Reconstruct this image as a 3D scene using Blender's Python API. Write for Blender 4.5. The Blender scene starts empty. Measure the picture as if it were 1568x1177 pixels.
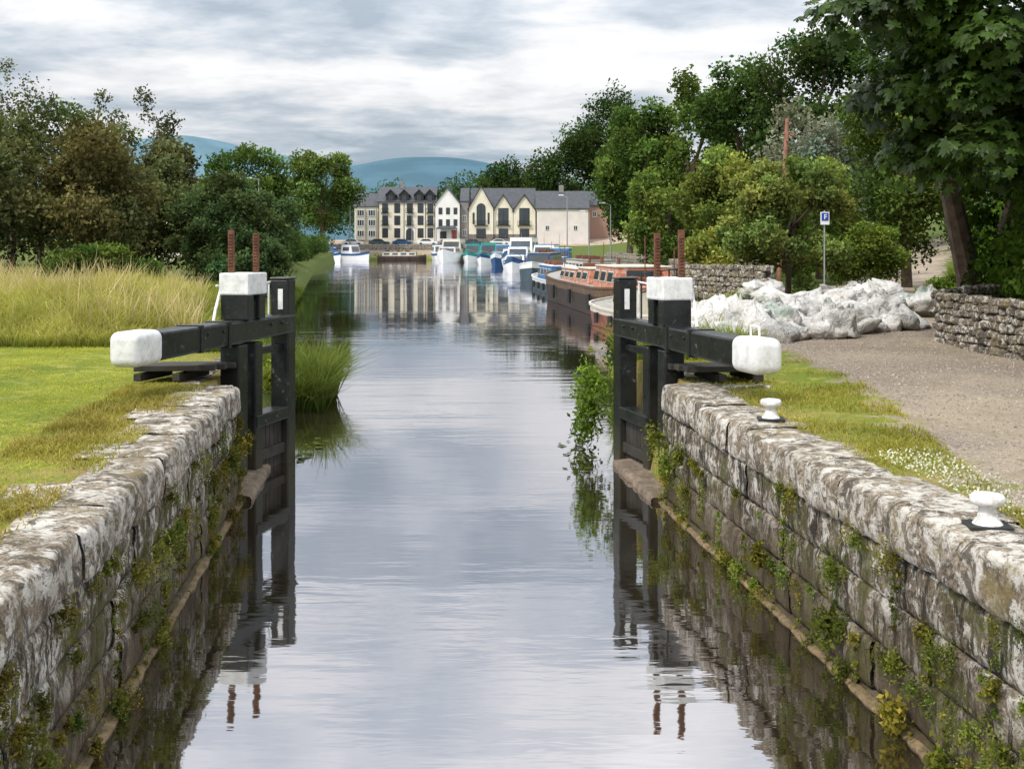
import bpy, math, random
import numpy as np
from mathutils import Vector, noise
rng = np.random.default_rng(7); random.seed(7)
SC = bpy.context.scene
COL = SC.collection

# ------------------------------------------------------------------ node helpers
class G:
    def __init__(s, nt): s.nt = nt
    def n(s, t, attrs=None, ins=None):
        nd = s.nt.nodes.new(t)
        for k, v in (attrs or {}).items(): setattr(nd, k, v)
        for k, v in (ins or {}).items():
            if isinstance(v, bpy.types.NodeSocket): s.nt.links.new(v, nd.inputs[k])
            else:
                if isinstance(v, tuple) and len(v) == 3 and nd.inputs[k].type == 'RGBA': v = v + (1,)
                nd.inputs[k].default_value = v
        return nd
    def noise(s, vec, scale, detail=4, rough=.5, dist=0):
        return s.n('ShaderNodeTexNoise', None, {'Vector': vec, 'Scale': scale, 'Detail': detail, 'Roughness': rough, 'Distortion': dist}).outputs['Fac']
    def ramp(s, f, stops):
        r = s.n('ShaderNodeValToRGB', None, {'Fac': f}); cr = r.color_ramp
        while len(cr.elements) < len(stops): cr.elements.new(.5)
        for e, (p, c) in zip(cr.elements, stops):
            e.position = p
            e.color = (c, c, c, 1) if isinstance(c, (int, float)) else (*c, 1)
        return r.outputs['Color']
    def mix(s, f, a, b, blend='MIX'):
        nd = s.n('ShaderNodeMix', {'data_type': 'RGBA', 'blend_type': blend}, {0: f})
        for i, v in ((6, a), (7, b)):
            if isinstance(v, bpy.types.NodeSocket): s.nt.links.new(v, nd.inputs[i])
            else: nd.inputs[i].default_value = (*v, 1) if len(v) == 3 else v
        return nd.outputs[2]
    def math(s, op, a, b=0.0, clamp=False):
        return s.n('ShaderNodeMath', {'operation': op, 'use_clamp': clamp}, {0: a, 1: b}).outputs[0]
    def vmul(s, v, t):
        return s.n('ShaderNodeVectorMath', {'operation': 'MULTIPLY'}, {0: v, 1: t}).outputs[0]
    def bump(s, h, strength, dist=.02, normal=None):
        ins = {'Height': h, 'Strength': strength, 'Distance': dist}
        if normal is not None: ins['Normal'] = normal
        return s.n('ShaderNodeBump', None, ins).outputs[0]

def newmat(name):
    m = bpy.data.materials.new(name); m.use_nodes = True
    nt = m.node_tree; nt.nodes.clear(); g = G(nt)
    out = nt.nodes.new('ShaderNodeOutputMaterial')
    pos = g.n('ShaderNodeTexCoord').outputs['Object']
    return m, g, out, pos

def principled(g, out, col, rough=.7, normal=None, spec=.3, metal=0):
    ins = {'Base Color': col, 'Roughness': rough, 'Specular IOR Level': spec, 'Metallic': metal}
    if normal is not None: ins['Normal'] = normal
    p = g.n('ShaderNodeBsdfPrincipled', None, ins)
    g.nt.links.new(p.outputs[0], out.inputs[0]); return p

_cache = {}
def simple(name, c, rough=.6, var=.35, scale=5, bump=.15, spec=.3, metal=0, dirt=None, dirt_amt=.5):
    if name in _cache: return _cache[name]
    m, g, out, pos = newmat(name)
    n1 = g.noise(pos, scale, 4, .6)
    f = g.ramp(n1, [(.3, 0), (.7, 1)])
    lo = tuple(x * (1 - var) for x in c); hi = tuple(min(1, x * (1 + var * .4)) for x in c)
    col = g.mix(f, lo, hi)
    if dirt:
        n2 = g.ramp(g.noise(pos, scale * 3.1, 6, .7), [(.45, 0), (.45 + .2, dirt_amt)])
        col = g.mix(n2, col, dirt)
    nb = g.bump(g.noise(pos, scale * 8, 3, .6), bump, .01)
    principled(g, out, col, rough, nb, spec, metal)
    _cache[name] = m; return m

# ------------------------------------------------------------------ mesh helpers
def np_mesh(name, V, Q, mats, col=None, smooth=False, midx=None, parent=None):
    V = np.asarray(V, dtype=np.float32); Q = np.asarray(Q, dtype=np.int32)
    me = bpy.data.meshes.new(name)
    me.vertices.add(len(V)); me.vertices.foreach_set('co', V.ravel())
    me.loops.add(Q.size); me.loops.foreach_set('vertex_index', Q.ravel())
    me.polygons.add(len(Q)); me.polygons.foreach_set('loop_start', np.arange(len(Q), dtype=np.int32) * 4)
    if midx is not None: me.polygons.foreach_set('material_index', np.asarray(midx, dtype=np.int32))
    me.polygons.foreach_set('use_smooth', np.full(len(Q), smooth))
    me.update(calc_edges=True)
    if col is not None:
        a = me.color_attributes.new('tint', 'FLOAT_COLOR', 'POINT')
        c = np.ones((len(V), 4), dtype=np.float32); c[:, :3] = col
        a.data.foreach_set('color', c.ravel())
    for m in mats: me.materials.append(m)
    ob = bpy.data.objects.new(name, me); COL.objects.link(ob)
    if parent: ob.parent = parent
    return ob

def empty(name):
    e = bpy.data.objects.new(name, None); COL.objects.link(e); e.empty_display_size = .3; return e

class MB:
    def __init__(s): s.v = []; s.f = []; s.m = []
    def add(s, vs, fs, m=0):
        o = len(s.v); s.v += [tuple(v) for v in vs]
        for f in fs: s.f.append(tuple(i + o for i in f)); s.m.append(m)
    def obox(s, c, ax, ay, az, m=0):
        c, ax, ay, az = map(Vector, (c, ax, ay, az))
        vs = [c + sx * ax + sy * ay + sz * az for sz in (-1, 1) for sy in (-1, 1) for sx in (-1, 1)]
        fs = [(0, 2, 3, 1), (4, 5, 7, 6), (0, 1, 5, 4), (2, 6, 7, 3), (0, 4, 6, 2), (1, 3, 7, 5)]
        s.add(vs, fs, m)
    def box(s, x0, x1, y0, y1, z0, z1, m=0):
        s.obox(((x0 + x1) / 2, (y0 + y1) / 2, (z0 + z1) / 2), ((x1 - x0) / 2, 0, 0), (0, (y1 - y0) / 2, 0), (0, 0, (z1 - z0) / 2), m)
    def beam(s, p0, p1, w, h, m=0, up=(0, 0, 1)):
        p0, p1 = Vector(p0), Vector(p1); d = p1 - p0; u = Vector(up)
        side = d.cross(u)
        if side.length < 1e-5: side = Vector((1, 0, 0))
        side.normalize(); uv = side.cross(d).normalized()
        s.obox((p0 + p1) / 2, d / 2, side * w / 2, uv * h / 2, m)
    def cyl(s, p0, p1, r0, r1=None, n=10, m=0):
        if r1 is None: r1 = r0
        p0, p1 = Vector(p0), Vector(p1); d = (p1 - p0).normalized()
        a = d.orthogonal().normalized(); b = d.cross(a)
        vs = []
        for p, r in ((p0, r0), (p1, r1)):
            for i in range(n):
                t = 2 * math.pi * i / n; vs.append(p + (a * math.cos(t) + b * math.sin(t)) * r)
        fs = [(i, (i + 1) % n, n + (i + 1) % n, n + i) for i in range(n)]
        fs += [tuple(range(n))[::-1], tuple(range(n, 2 * n))]
        s.add(vs, fs, m)
    def prism(s, pts, off, m=0):
        pts = [Vector(p) for p in pts]; o = Vector(off); n = len(pts)
        vs = pts + [p + o for p in pts]
        fs = [tuple(range(n))[::-1], tuple(range(n, 2 * n))] + [(i, (i + 1) % n, n + (i + 1) % n, n + i) for i in range(n)]
        s.add(vs, fs, m)
    def obj(s, name, mats, parent=None, bevel=0, smooth=False):
        me = bpy.data.meshes.new(name); me.from_pydata(s.v, [], s.f)
        for m in mats: me.materials.append(m)
        me.polygons.foreach_set('material_index', s.m)
        if smooth: me.polygons.foreach_set('use_smooth', [True] * len(s.f))
        me.update()
        ob = bpy.data.objects.new(name, me); COL.objects.link(ob)
        if parent: ob.parent = parent
        if bevel:
            b = ob.modifiers.new('bevel', 'BEVEL'); b.width = bevel; b.segments = 2; b.limit_method = 'ANGLE'
        return ob

def tube(P, R, n=7):
    P = np.array(P, float); V = []; Q = []
    for i, p in enumerate(P):
        d = P[min(i + 1, len(P) - 1)] - P[max(i - 1, 0)]; d /= np.linalg.norm(d) + 1e-9
        a = np.cross(d, [0.3, 1, .1]); a /= np.linalg.norm(a) + 1e-9; b = np.cross(d, a)
        for k in range(n):
            t = 2 * math.pi * k / n; V.append(p + (a * math.cos(t) + b * math.sin(t)) * R[i])
    for i in range(len(P) - 1):
        for k in range(n):
            Q.append((i * n + k, i * n + (k + 1) % n, (i + 1) * n + (k + 1) % n, (i + 1) * n + k))
    return np.array(V), np.array(Q)

def unit(v): return v / (np.linalg.norm(v, axis=1, keepdims=True) + 1e-9)

def leaves(C, size, aspect=.55, D=None):
    n = len(C); size = np.broadcast_to(size, (n,))[:, None]
    if D is None: D = unit(rng.normal(size=(n, 3)))
    S = unit(np.cross(D, unit(rng.normal(size=(n, 3)))))
    V = np.stack([C - D * size * .5, C + S * size * aspect * .5 + D * size * .05, C + D * size * .5, C - S * size * aspect * .5 + D * size * .05], 1).reshape(-1, 3)
    return V, np.arange(n * 4).reshape(n, 4)

def palmate(C, size, N):
    n = len(C); Nn = unit(N); A = unit(np.cross(Nn, unit(rng.normal(size=(n, 3))))); B = np.cross(Nn, A)
    Vs = []
    for ang, ls in ((-100, .62), (-60, .85), (-20, 1), (20, 1), (60, .85), (100, .62)):
        t = math.radians(ang); D = A * math.cos(t) + B * math.sin(t); S = np.cross(Nn, D)
        L = (size * ls)[:, None]; D2 = unit(D - Nn * .25)
        Vs.append(np.stack([C, C + D2 * L * .62 + S * L * .2, C + D2 * L, C + D2 * L * .62 - S * L * .2], 1))
    V = np.concatenate(Vs, 0).reshape(-1, 3)
    return V, np.arange(len(V)).reshape(-1, 4)

def blades(P, h, w, lean, col_lo, col_hi):
    n = len(P); t = rng.uniform(0, 2 * math.pi, n)
    S = np.stack([np.cos(t), np.sin(t), np.zeros(n)], 1) * (w / 2)[:, None]
    t2 = rng.uniform(0, 2 * math.pi, n)
    Ld = np.stack([np.cos(t2), np.sin(t2), np.zeros(n)], 1) * (h * lean)[:, None]
    Z = np.zeros((n, 3)); Z[:, 2] = h
    M = P + Z * .55 + Ld * .3; T = P + Z * (1 - lean[:, None] * .25) + Ld
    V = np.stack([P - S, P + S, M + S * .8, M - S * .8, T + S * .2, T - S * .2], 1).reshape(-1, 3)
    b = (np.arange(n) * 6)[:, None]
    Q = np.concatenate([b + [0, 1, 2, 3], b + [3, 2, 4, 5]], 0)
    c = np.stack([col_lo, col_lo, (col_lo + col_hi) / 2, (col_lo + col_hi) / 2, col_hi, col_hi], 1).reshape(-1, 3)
    return V, Q, c

# ------------------------------------------------------------------ foliage materials
def leafmat(name, trans=.35, gloss=False):
    m, g, out, pos = newmat(name)
    c = g.n('ShaderNodeAttribute', {'attribute_name': 'tint'}).outputs['Color']
    nz = g.ramp(g.noise(pos, 1.1, 1), [(.3, .7), (.7, 1.25)])
    c = g.mix(1.0, c, nz, 'MULTIPLY')
    if gloss: p = g.n('ShaderNodeBsdfPrincipled', None, {'Base Color': c, 'Roughness': .45, 'Specular IOR Level': .35})
    else: p = g.n('ShaderNodeBsdfDiffuse', None, {'Color': c})
    tr = g.n('ShaderNodeBsdfTranslucent', None, {'Color': g.mix(1.0, c, (1.2, 1.2, .65), 'MULTIPLY')})
    mx = g.n('ShaderNodeMixShader', None, {0: trans, 1: p.outputs[0], 2: tr.outputs[0]})
    g.nt.links.new(mx.outputs[0], out.inputs[0]); return m
M_LEAF = leafmat('foliage', .3); M_GRASS = leafmat('grass_blades', .35); M_LEAFG = leafmat('glossy_foliage', .35, True)
M_BARK = simple('bark', (.12, .085, .06), .9, .6, 4, .6)

# ------------------------------------------------------------------ terrain
def Lw(Y):
    Y = np.asarray(Y, float)
    return np.where(Y < 14, -1.78 - .1022 * Y, np.interp(Y, [14, 17, 20, 23.5, 26, 30, 40, 55, 84, 138, 200, 204, 212, 300], [-3.21, -3.7, -3.9, -4.05, -5.1, -6.2, -8.0, -10.3, -14.6, -23, -30, -32, -60, -60]))
def Rw(Y):
    Y = np.asarray(Y, float)
    return np.where(Y < 14, 3.16 - .1022 * Y, np.interp(Y, [14, 16, 17, 25, 37, 50, 70, 100, 150, 200, 240, 300], [1.73, 1.7, 1.45, 2.0, 5, 7.2, 8, 6.3, 3.5, -2, -6, -6]))
def sst(a, b, x):
    t = np.clip((x - a) / (b - a), 0, 1); return t * t * (3 - 2 * t)
def H(X, Y):
    X = np.asarray(X, float); Y = np.asarray(Y, float)
    z = 1.345 + sst(180, 246, Y) * 1.6 + sst(247, 256, Y) * 1.3
    z = z + sst(14, 60, X) * 6 * sst(30, 90, Y) * (1 - sst(1500, 2500, Y))
    d = np.minimum(np.abs(X - Lw(Y)), np.abs(X - Rw(Y)))
    z = z - .85 * (1 - sst(.3, 2.6, d)) * sst(18, 21, Y) * (1 - sst(120, 180, Y))
    z = z + .03 * np.sin(X * 1.3 + .4 * Y) * np.sin(Y * .9 - X * .3) * sst(.6, 2.0, d)
    return z
GXL = ([0, 6, 7.8, 10.1, 12.9, 15.2, 18.2, 19.3, 22, 30, 40, 60, 90], [3.35, 3.05, 3.1, 3.45, 3.9, 4.1, 4.2, 3.5, 3.3, 5.2, 10, 18, 30])
GXR = ([0, 20.5, 23, 30, 40, 60, 90], [7.6, 7.6, 9.4, 12, 14.6, 22, 34])
tl = list(np.arange(0, 14.01, .25)); t = 14.4
while t < 9000: tl.append(t); t *= 1.22
tl = np.array(tl)
rows = [-25, -12, -6, -2, 1] + list(np.arange(2.5, 42, .25)) + list(np.arange(42, 200, 4)) + list(np.arange(200, 270, 2)); y = 275
while y < 9500: rows.append(y); y *= 1.15
Vg = []; Cg = []; nc = None
for Y in rows:
    lock = Y < 14.01
    L = float(Lw(Y)); R = float(Rw(Y)); off = .35 if Y < 17.2 else .5
    xl = (L - off - tl)[::-1]; xr = R + off + tl
    bed = -1.1 if Y < 245 else float(H(0, Y))
    ez = -.3 if Y < 245 else bed
    iw = -.3 if lock else 0
    X = np.concatenate([xl, [L + iw, L + iw + .6, R - iw - .6, R - iw], xr])
    Z = np.concatenate([H(xl, Y), [ez, bed, bed, ez], H(xr, Y)])
    Vg.append(np.stack([X, np.full(len(X), Y), Z], 1))
    gl = np.interp(Y, *GXL); gr = np.interp(Y, *GXR)
    grav = np.clip(np.minimum(X - gl, gr - X) / .9 * .5 + .5, 0, 1) * (Y < 92)
    edge = np.clip(1 - np.minimum(abs(X - L), abs(X - R)) / (1.7), 0, 1) * (Y < 19)
    wild = sst(18.5, 20.5, np.full(len(X), Y)) * (1 - grav)
    wild = np.where(X > 7.5, 1, wild) * (Y > 0)
    if Y > 245: wild = wild * 0; grav = grav * 0 + (abs(X) < 90) * (Y < 300)
    Cg.append(np.stack([grav, edge, wild], 1)); nc = len(X)
Vg = np.concatenate(Vg); Cg = np.concatenate(Cg)
nr = len(rows); a = (np.arange(nr - 1)[:, None] * nc + np.arange(nc - 1)[None]).ravel()
Qg = np.stack([a, a + 1, a + nc + 1, a + nc], 1)
m, g, out, pos = newmat('ground_grass_and_gravel')
at = g.n('ShaderNodeAttribute', {'attribute_name': 'tint'}).outputs['Color']
sep = g.n('ShaderNodeSeparateColor', None, {0: at})
n_big = g.noise(pos, .55, 4, .6); n_mid = g.noise(pos, 3.2, 4, .65); n_fine = g.noise(pos, 20, 4, .75); n_vf = g.noise(pos, 60, 2, .7)
grass = g.mix(g.ramp(n_big, [(.35, 0), (.65, 1)]), (.19, .255, .032), (.34, .365, .05))
grass = g.mix(g.ramp(n_fine, [(.38, .75), (.58, 0)]), grass, (.08, .12, .014))
grass = g.mix(g.ramp(n_mid, [(.52, 0), (.68, .7)]), grass, (.48, .42, .11))
dryf = g.math('MULTIPLY', sep.outputs[1], g.ramp(n_mid, [(.36, 0), (.5, 1.0)]))
grass = g.mix(dryf, grass, g.mix(n_fine, (.26, .18, .06), (.44, .32, .14)))
grass = g.mix(sep.outputs[2], grass, g.mix(n_mid, (.05, .08, .015), (.14, .165, .035)))
gravc = g.mix(g.ramp(n_fine, [(.36, 0), (.62, 1)]), (.235, .185, .145), (.52, .435, .355))
gravc = g.mix(g.ramp(n_vf, [(.40, .85), (.52, 0)]), gravc, (.12, .09, .07))
gravc = g.mix(g.ramp(n_vf, [(.58, 0), (.66, .8)]), gravc, (.68, .60, .52))
gravc = g.mix(g.ramp(n_big, [(.40, .0), (.62, .65)]), gravc, (.53, .43, .31))
gravc = g.mix(g.ramp(g.noise(pos, 1.1, 5, .65), [(.54, 0), (.66, .5)]), gravc, (.19, .15, .08))
gf = g.math('ADD', sep.outputs[0], g.math('MULTIPLY', g.math('SUBTRACT', g.noise(pos, 2.4, 6, .7), .5), 1.5))
gf = g.ramp(gf, [(.44, 0), (.56, 1)])
colr = g.mix(gf, grass, gravc)
hb = g.math('ADD', n_fine, g.math('MULTIPLY', n_vf, .8))
principled(g, out, colr, .92, g.bump(hb, .9, .05), .15)
ground = np_mesh('ground', Vg, Qg, [m], col=Cg, smooth=True)

# loose stones on the towpath
rg = np.random.default_rng(17); N = 9000
Y = rg.uniform(6, 26, N); X = np.interp(Y, *GXL) + .2 + rg.random(N) * (np.interp(Y, *GXR) - np.interp(Y, *GXL) - .3)
s = rg.uniform(.006, .022, N); t = rg.uniform(0, 6.28, N); Zp = H(X, Y)
ring = [np.stack([X + s * rg.uniform(.7, 1.2, N) * np.cos(t + q * 1.57), Y + s * rg.uniform(.7, 1.2, N) * np.sin(t + q * 1.57), Zp - .002], 1) for q in range(4)]
topr = [np.stack([X + s * .5 * np.cos(t + q * 1.57), Y + s * .5 * np.sin(t + q * 1.57), Zp + s * rg.uniform(.5, .9, N)], 1) for q in range(4)]
V = np.stack(ring + topr, 1).reshape(-1, 3); b = (np.arange(N) * 8)[:, None]
Q = np.concatenate([b + [q, (q + 1) % 4, 4 + (q + 1) % 4, 4 + q] for q in range(4)] + [b + [4, 5, 6, 7]], 0)
np_mesh('towpath_loose_stones', V, Q, [simple('pebble', (.42, .35, .28), .9, .6, 9, .2, dirt=(.14, .11, .08), dirt_amt=.8)])

# ------------------------------------------------------------------ water
m, g, out, pos = newmat('canal_water_surface')
v1 = g.vmul(pos, (.35, 1.5, 1)); v2 = g.vmul(pos, (1.6, 6, 1))
w1 = g.noise(v1, 1.0, 2, .5, .4); w2 = g.noise(v2, 1.4, 2, .55, .3)
calm = g.ramp(g.noise(g.vmul(pos, (.10, .22, 1)), .8, 3, .5), [(.40, .15), (.68, 1)])
h = g.math('MULTIPLY', g.math('ADD', w1, g.math('MULTIPLY', w2, .2)), calm)
nb = g.bump(h, .27, .04)
fr = g.n('ShaderNodeFresnel', None, {'IOR': 1.33, 'Normal': nb}).outputs[0]
f = g.math('ADD', g.math('MULTIPLY', fr, .74), .26, True)
f = g.math('POWER', f, .66, True)
gl = g.n('ShaderNodeBsdfGlossy', None, {'Color': (.96, .95, .99), 'Roughness': .03, 'Normal': nb})
df = g.n('ShaderNodeBsdfDiffuse', None, {'Color': (.026, .020, .011)})
mx = g.n('ShaderNodeMixShader', None, {0: f, 1: df.outputs[0], 2: gl.outputs[0]})
g.nt.links.new(mx.outputs[0], out.inputs[0])
np_mesh('canal_water', [(-120, -30, 0), (120, -30, 0), (120, 245.5, 0), (-120, 245.5, 0)], [(0, 1, 2, 3)], [m])

# ------------------------------------------------------------------ stone materials
def stonemat(name, top=False, dark=1.0, lichen=.5, scale=1.0):
    m, g, out, pos = newmat(name)
    sepp = g.n('ShaderNodeSeparateXYZ', None, {0: pos}); z = sepp.outputs[2]
    nA = g.noise(pos, 1.6 * scale, 4, .6); nB = g.noise(pos, 7.5 * scale, 7, .76, .5); nC = g.noise(pos, 34 * scale, 3, .7)
    c = g.mix(g.ramp(nA, [(.3, 0), (.7, 1)]), (.16 * dark, .12 * dark, .085 * dark), (.35 * dark, .295 * dark, .225 * dark))
    c = g.mix(g.ramp(nC, [(.38, .75), (.56, 0)]), c, (.06, .05, .035))
    wf = g.ramp(nB, [(.50 - .08 * (lichen - .5), 0), (.55, .9 if top else .85)])
    if not top:
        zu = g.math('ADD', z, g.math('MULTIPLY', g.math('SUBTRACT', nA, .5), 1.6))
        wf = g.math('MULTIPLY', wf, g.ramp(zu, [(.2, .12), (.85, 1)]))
    c = g.mix(wf, c, (.66, .625, .565))
    if top:
        bl = g.noise(pos, 4.2, 7, .78, .8)
        c = g.mix(g.ramp(bl, [(.52, 0), (.57, .88)]), c, (.07, .058, .045))
        c = g.mix(g.ramp(g.noise(pos, 1.3, 4, .6), [(.5, 0), (.68, .55)]), c, (.20, .165, .115))
    else:
        stre = g.noise(g.vmul(pos, (6, 6, 1.2)), 1.7 * scale, 6, .78, .6)
        c = g.mix(g.ramp(stre, [(.495, 0), (.545, .92)]), c, (.03, .026, .021))
    if not top:
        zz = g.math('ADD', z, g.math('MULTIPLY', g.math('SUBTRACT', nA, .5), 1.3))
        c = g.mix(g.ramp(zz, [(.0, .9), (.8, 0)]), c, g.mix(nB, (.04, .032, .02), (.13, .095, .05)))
        c = g.mix(g.ramp(g.noise(pos, 2.3, 5, .65), [(.53, 0), (.60, .8)]), c, g.mix(nC, (.035, .04, .012), (.13, .12, .035)))
    else:
        c = g.mix(g.ramp(g.noise(pos, 2.7, 5, .65), [(.56, 0), (.66, .75)]), c, (.22, .17, .07))
    hgt = g.math('ADD', g.math('MULTIPLY', nB, 1.0), g.math('MULTIPLY', nC, .5))
    principled(g, out, c, .9, g.bump(hgt, 1.0, .035), .2); return m
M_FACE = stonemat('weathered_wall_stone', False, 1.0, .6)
M_COPE = stonemat('weathered_coping_stone', True, 1.3, .9)
M_MORT = simple('dark_mortar', (.05, .042, .03), .95, .5, 9, .5)
M_FIELD = stonemat('field_stone', True, .9, .3, 1.6)

def fbm(p, s): return noise.fractal(Vector(p) * s, 1.0, 2.0, 4)

def stone(V, Q, base, u, nrm, s0, s1, prof, amp, jr, seg=.09, jw=.014, jit=.006, zjit=.008):
    ns = max(4, int((s1 - s0) / seg)); o = len(V); k = len(prof)
    cx = sum(p[0] for p in prof) / k; cz = sum(p[1] for p in prof) / k
    dz = random.uniform(-zjit, zjit); dn = random.uniform(-jit, jit)
    ts = [0, .012 / (s1 - s0)] + [i / ns for i in range(1, ns)] + [1 - .012 / (s1 - s0), 1]
    for tt in ts:
        e = min(tt, 1 - tt) * (s1 - s0)
        sh = jr * math.exp(-e / jw)
        s = s0 + (s1 - s0) * tt
        for j, (pn, pz) in enumerate(prof):
            d = Vector((pn - cx, pz - cz)); d.normalize()
            p = base + u * s + nrm * pn + Vector((0, 0, pz))
            q = fbm(p, 2.3) * amp + fbm(p + Vector((5, 3, 1)), 9) * amp * .6
            r = q - sh
            V.append(base + u * s + nrm * (pn + d.x * r + dn) + Vector((0, 0, pz + d.y * r * .6 + dz)))
    m_ = len(ts)
    for i in range(m_ - 1):
        for j in range(k - 1):
            a = o + i * k + j; Q.append((a, a + 1, a + k + 1, a + k))
    for i in (0, m_ - 1):
        b = o + i * k
        for j in range(1, k - 2, 2): Q.append((b, b + j, b + j + 1, b + j + 2))
    return V, Q

def lock_wall(sgn, a0, name):
    par = empty(name)
    u = Vector((-.1017, .9948, 0)); nrm = Vector((.9948, .1017, 0)) * (1 if sgn < 0 else -1)
    base = Vector((a0, 0, 0)); smax = 13.85
    V = []; Q = []; s = 1.0
    while s < smax - .3:
        l = random.uniform(.55, 1.4); e = min(smax, s + l)
        if smax - e < .5: e = smax
        w = random.uniform(.46, .66) if sgn > 0 else random.uniform(.42, 1.15)
        p = [(0, 1.06), (.022, 1.08), (.028, 1.15), (.026, 1.23), (.022, 1.30), (.010, 1.344), (-.016, 1.366), (-.06, 1.374), (-.14, 1.378), (-.22, 1.379), (-.30, 1.378), (-.38, 1.377), (-w + .04, 1.372), (-w + .01, 1.35), (-w, 1.25)]
        stone(V, Q, base, u, nrm, s, e - .01, p, .03, .034, .05, .018, .026, .014); s = e
    np_mesh('coping_stones', V, Q, [M_COPE], smooth=True, parent=par)
    V = []; Q = []
    zs = [1.055, .72, .40, .06, -.35]
    for ci in range(4):
        z1, z0 = zs[ci] - .004, zs[ci + 1] + .004
        s = 1.0 - random.random() * .8
        while s < smax - .2:
            l = random.uniform(.4, 1.3); e = min(smax, s + l)
            if smax - e < .35: e = smax
            n0 = -.02 + ci * .008; k = 9; p = []
            for j in range(k):
                t_ = j / (k - 1); rr = .02 * (abs(2 * t_ - 1) ** 8)
                p.append((n0 - rr, z0 + (z1 - z0) * t_))
            p = [(n0 - .12, z0)] + p + [(n0 - .12, z1)]
            stone(V, Q, base, u, nrm, s, e - .006, p, .036, .022, .05, .012, .013, .003); s = e
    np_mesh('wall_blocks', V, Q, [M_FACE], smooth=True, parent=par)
    mb = MB()
    mb.beam(base + u * .8 - nrm * .165 + Vector((0, 0, .3)), base + u * (smax - .02) - nrm * .165 + Vector((0, 0, .3)), .2, 1.55)
    mb.obj('mortar_core', [M_MORT], par)
    V = []; Q = []; s = 1.0
    while s < smax:
        e = min(smax + .1, s + random.uniform(.8, 1.5))
        p = [(.05, -.3), (.05, -.05), (.045, .015), (.02, .028), (-.03, .03), (-.1, .03)]
        stone(V, Q, base, u, nrm, s, e - .008, p, .025, .015, .08); s = e
    np_mesh('waterline_ledge', V, Q, [simple('ledge_stone', (.24, .17, .09), .9, .5, 6, .6, dirt=(.05, .045, .03), dirt_amt=.8)], smooth=True, parent=par)
    mb = MB(); o = base + u * smax
    for i, zc in enumerate((1.22, .92, .62, .32, .02, -.28)):
        w_ = .5 + .2 * (i % 2)
        mb.obox(o + u * -.10 - nrm * (.07 + w_ / 2) + Vector((0, 0, zc)), nrm * w_ / 2, u * .12, (0, 0, .146))
        mb.obox(o + u * -.10 - nrm * (.10 + w_ + .35) + Vector((0, 0, zc)), nrm * .33, u * .115, (0, 0, .146))
    for i, zc in enumerate((1.2, .87, .54, .21, -.12)):
        s = 0 - (i % 2) * .3
        while s < 3.3:
            l = random.uniform(.5, .9)
            mb.obox(o + u * (s + l / 2 + .1) - nrm * (.62 + random.uniform(0, .03)) + Vector((0, 0, zc)), u * (l / 2 - .005), nrm * .12, (0, 0, .16)); s += l
    mb.obj('gate_recess_wall', [M_FACE], par, bevel=.02)
    V = []; Q = []
    for s0, s1 in ((-.05, 1.1), (1.1, 2.35)):
        stone(V, Q, o - nrm * .05, u, nrm, s0, s1 - .01, [(.2, -.4), (.2, -.1), (.2, .03), (.18, .07), (.1, .085), (-.1, .09), (-.35, .09)], .03, .02, .08)
    np_mesh('gate_sill', V, Q, [simple('sill_stone', (.23, .175, .13), .9, .5, 5, .7, dirt=(.07, .06, .035), dirt_amt=.8)], smooth=True, parent=par)
    return par
lock_wall(-1, -1.78, 'stone_lock_wall')
lock_wall(1, 3.16, 'stone_lock_wall')

# ------------------------------------------------------------------ lock gates
m, g, out, pos = newmat('black_gate_paint')
nn = g.noise(pos, 9, 6, .72); nl = g.noise(pos, 2.5, 4, .6)
c = g.mix(g.ramp(nl, [(.3, 0), (.7, 1)]), (.006, .007, .008), (.020, .023, .022))
c = g.mix(g.ramp(nn, [(.60, 0), (.68, .7)]), c, (.13, .13, .11))
sz = g.n('ShaderNodeSeparateXYZ', None, {0: pos}).outputs[2]
c = g.mix(g.ramp(g.math('ADD', sz, g.math('MULTIPLY', nl, .5)), [(.35, .8), (.95, 0)]), c, (.05, .045, .028))
rz = g.ramp(nn, [(.3, .22), (.7, .5)])
principled(g, out, c, rz, g.bump(nn, .4, .012), .4); M_BLACK = m
M_WHITE = simple('white_gate_paint', (.80, .80, .79), .5, .1, 3, .25, dirt=(.36, .34, .30), dirt_amt=.45)
M_RUST = simple('rusty_iron', (.20, .085, .05), .85, .5, 12, .5, dirt=(.07, .045, .035))
M_WOOD = simple('dark_timber', (.045, .04, .033), .7, .5, 5, .5)

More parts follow.
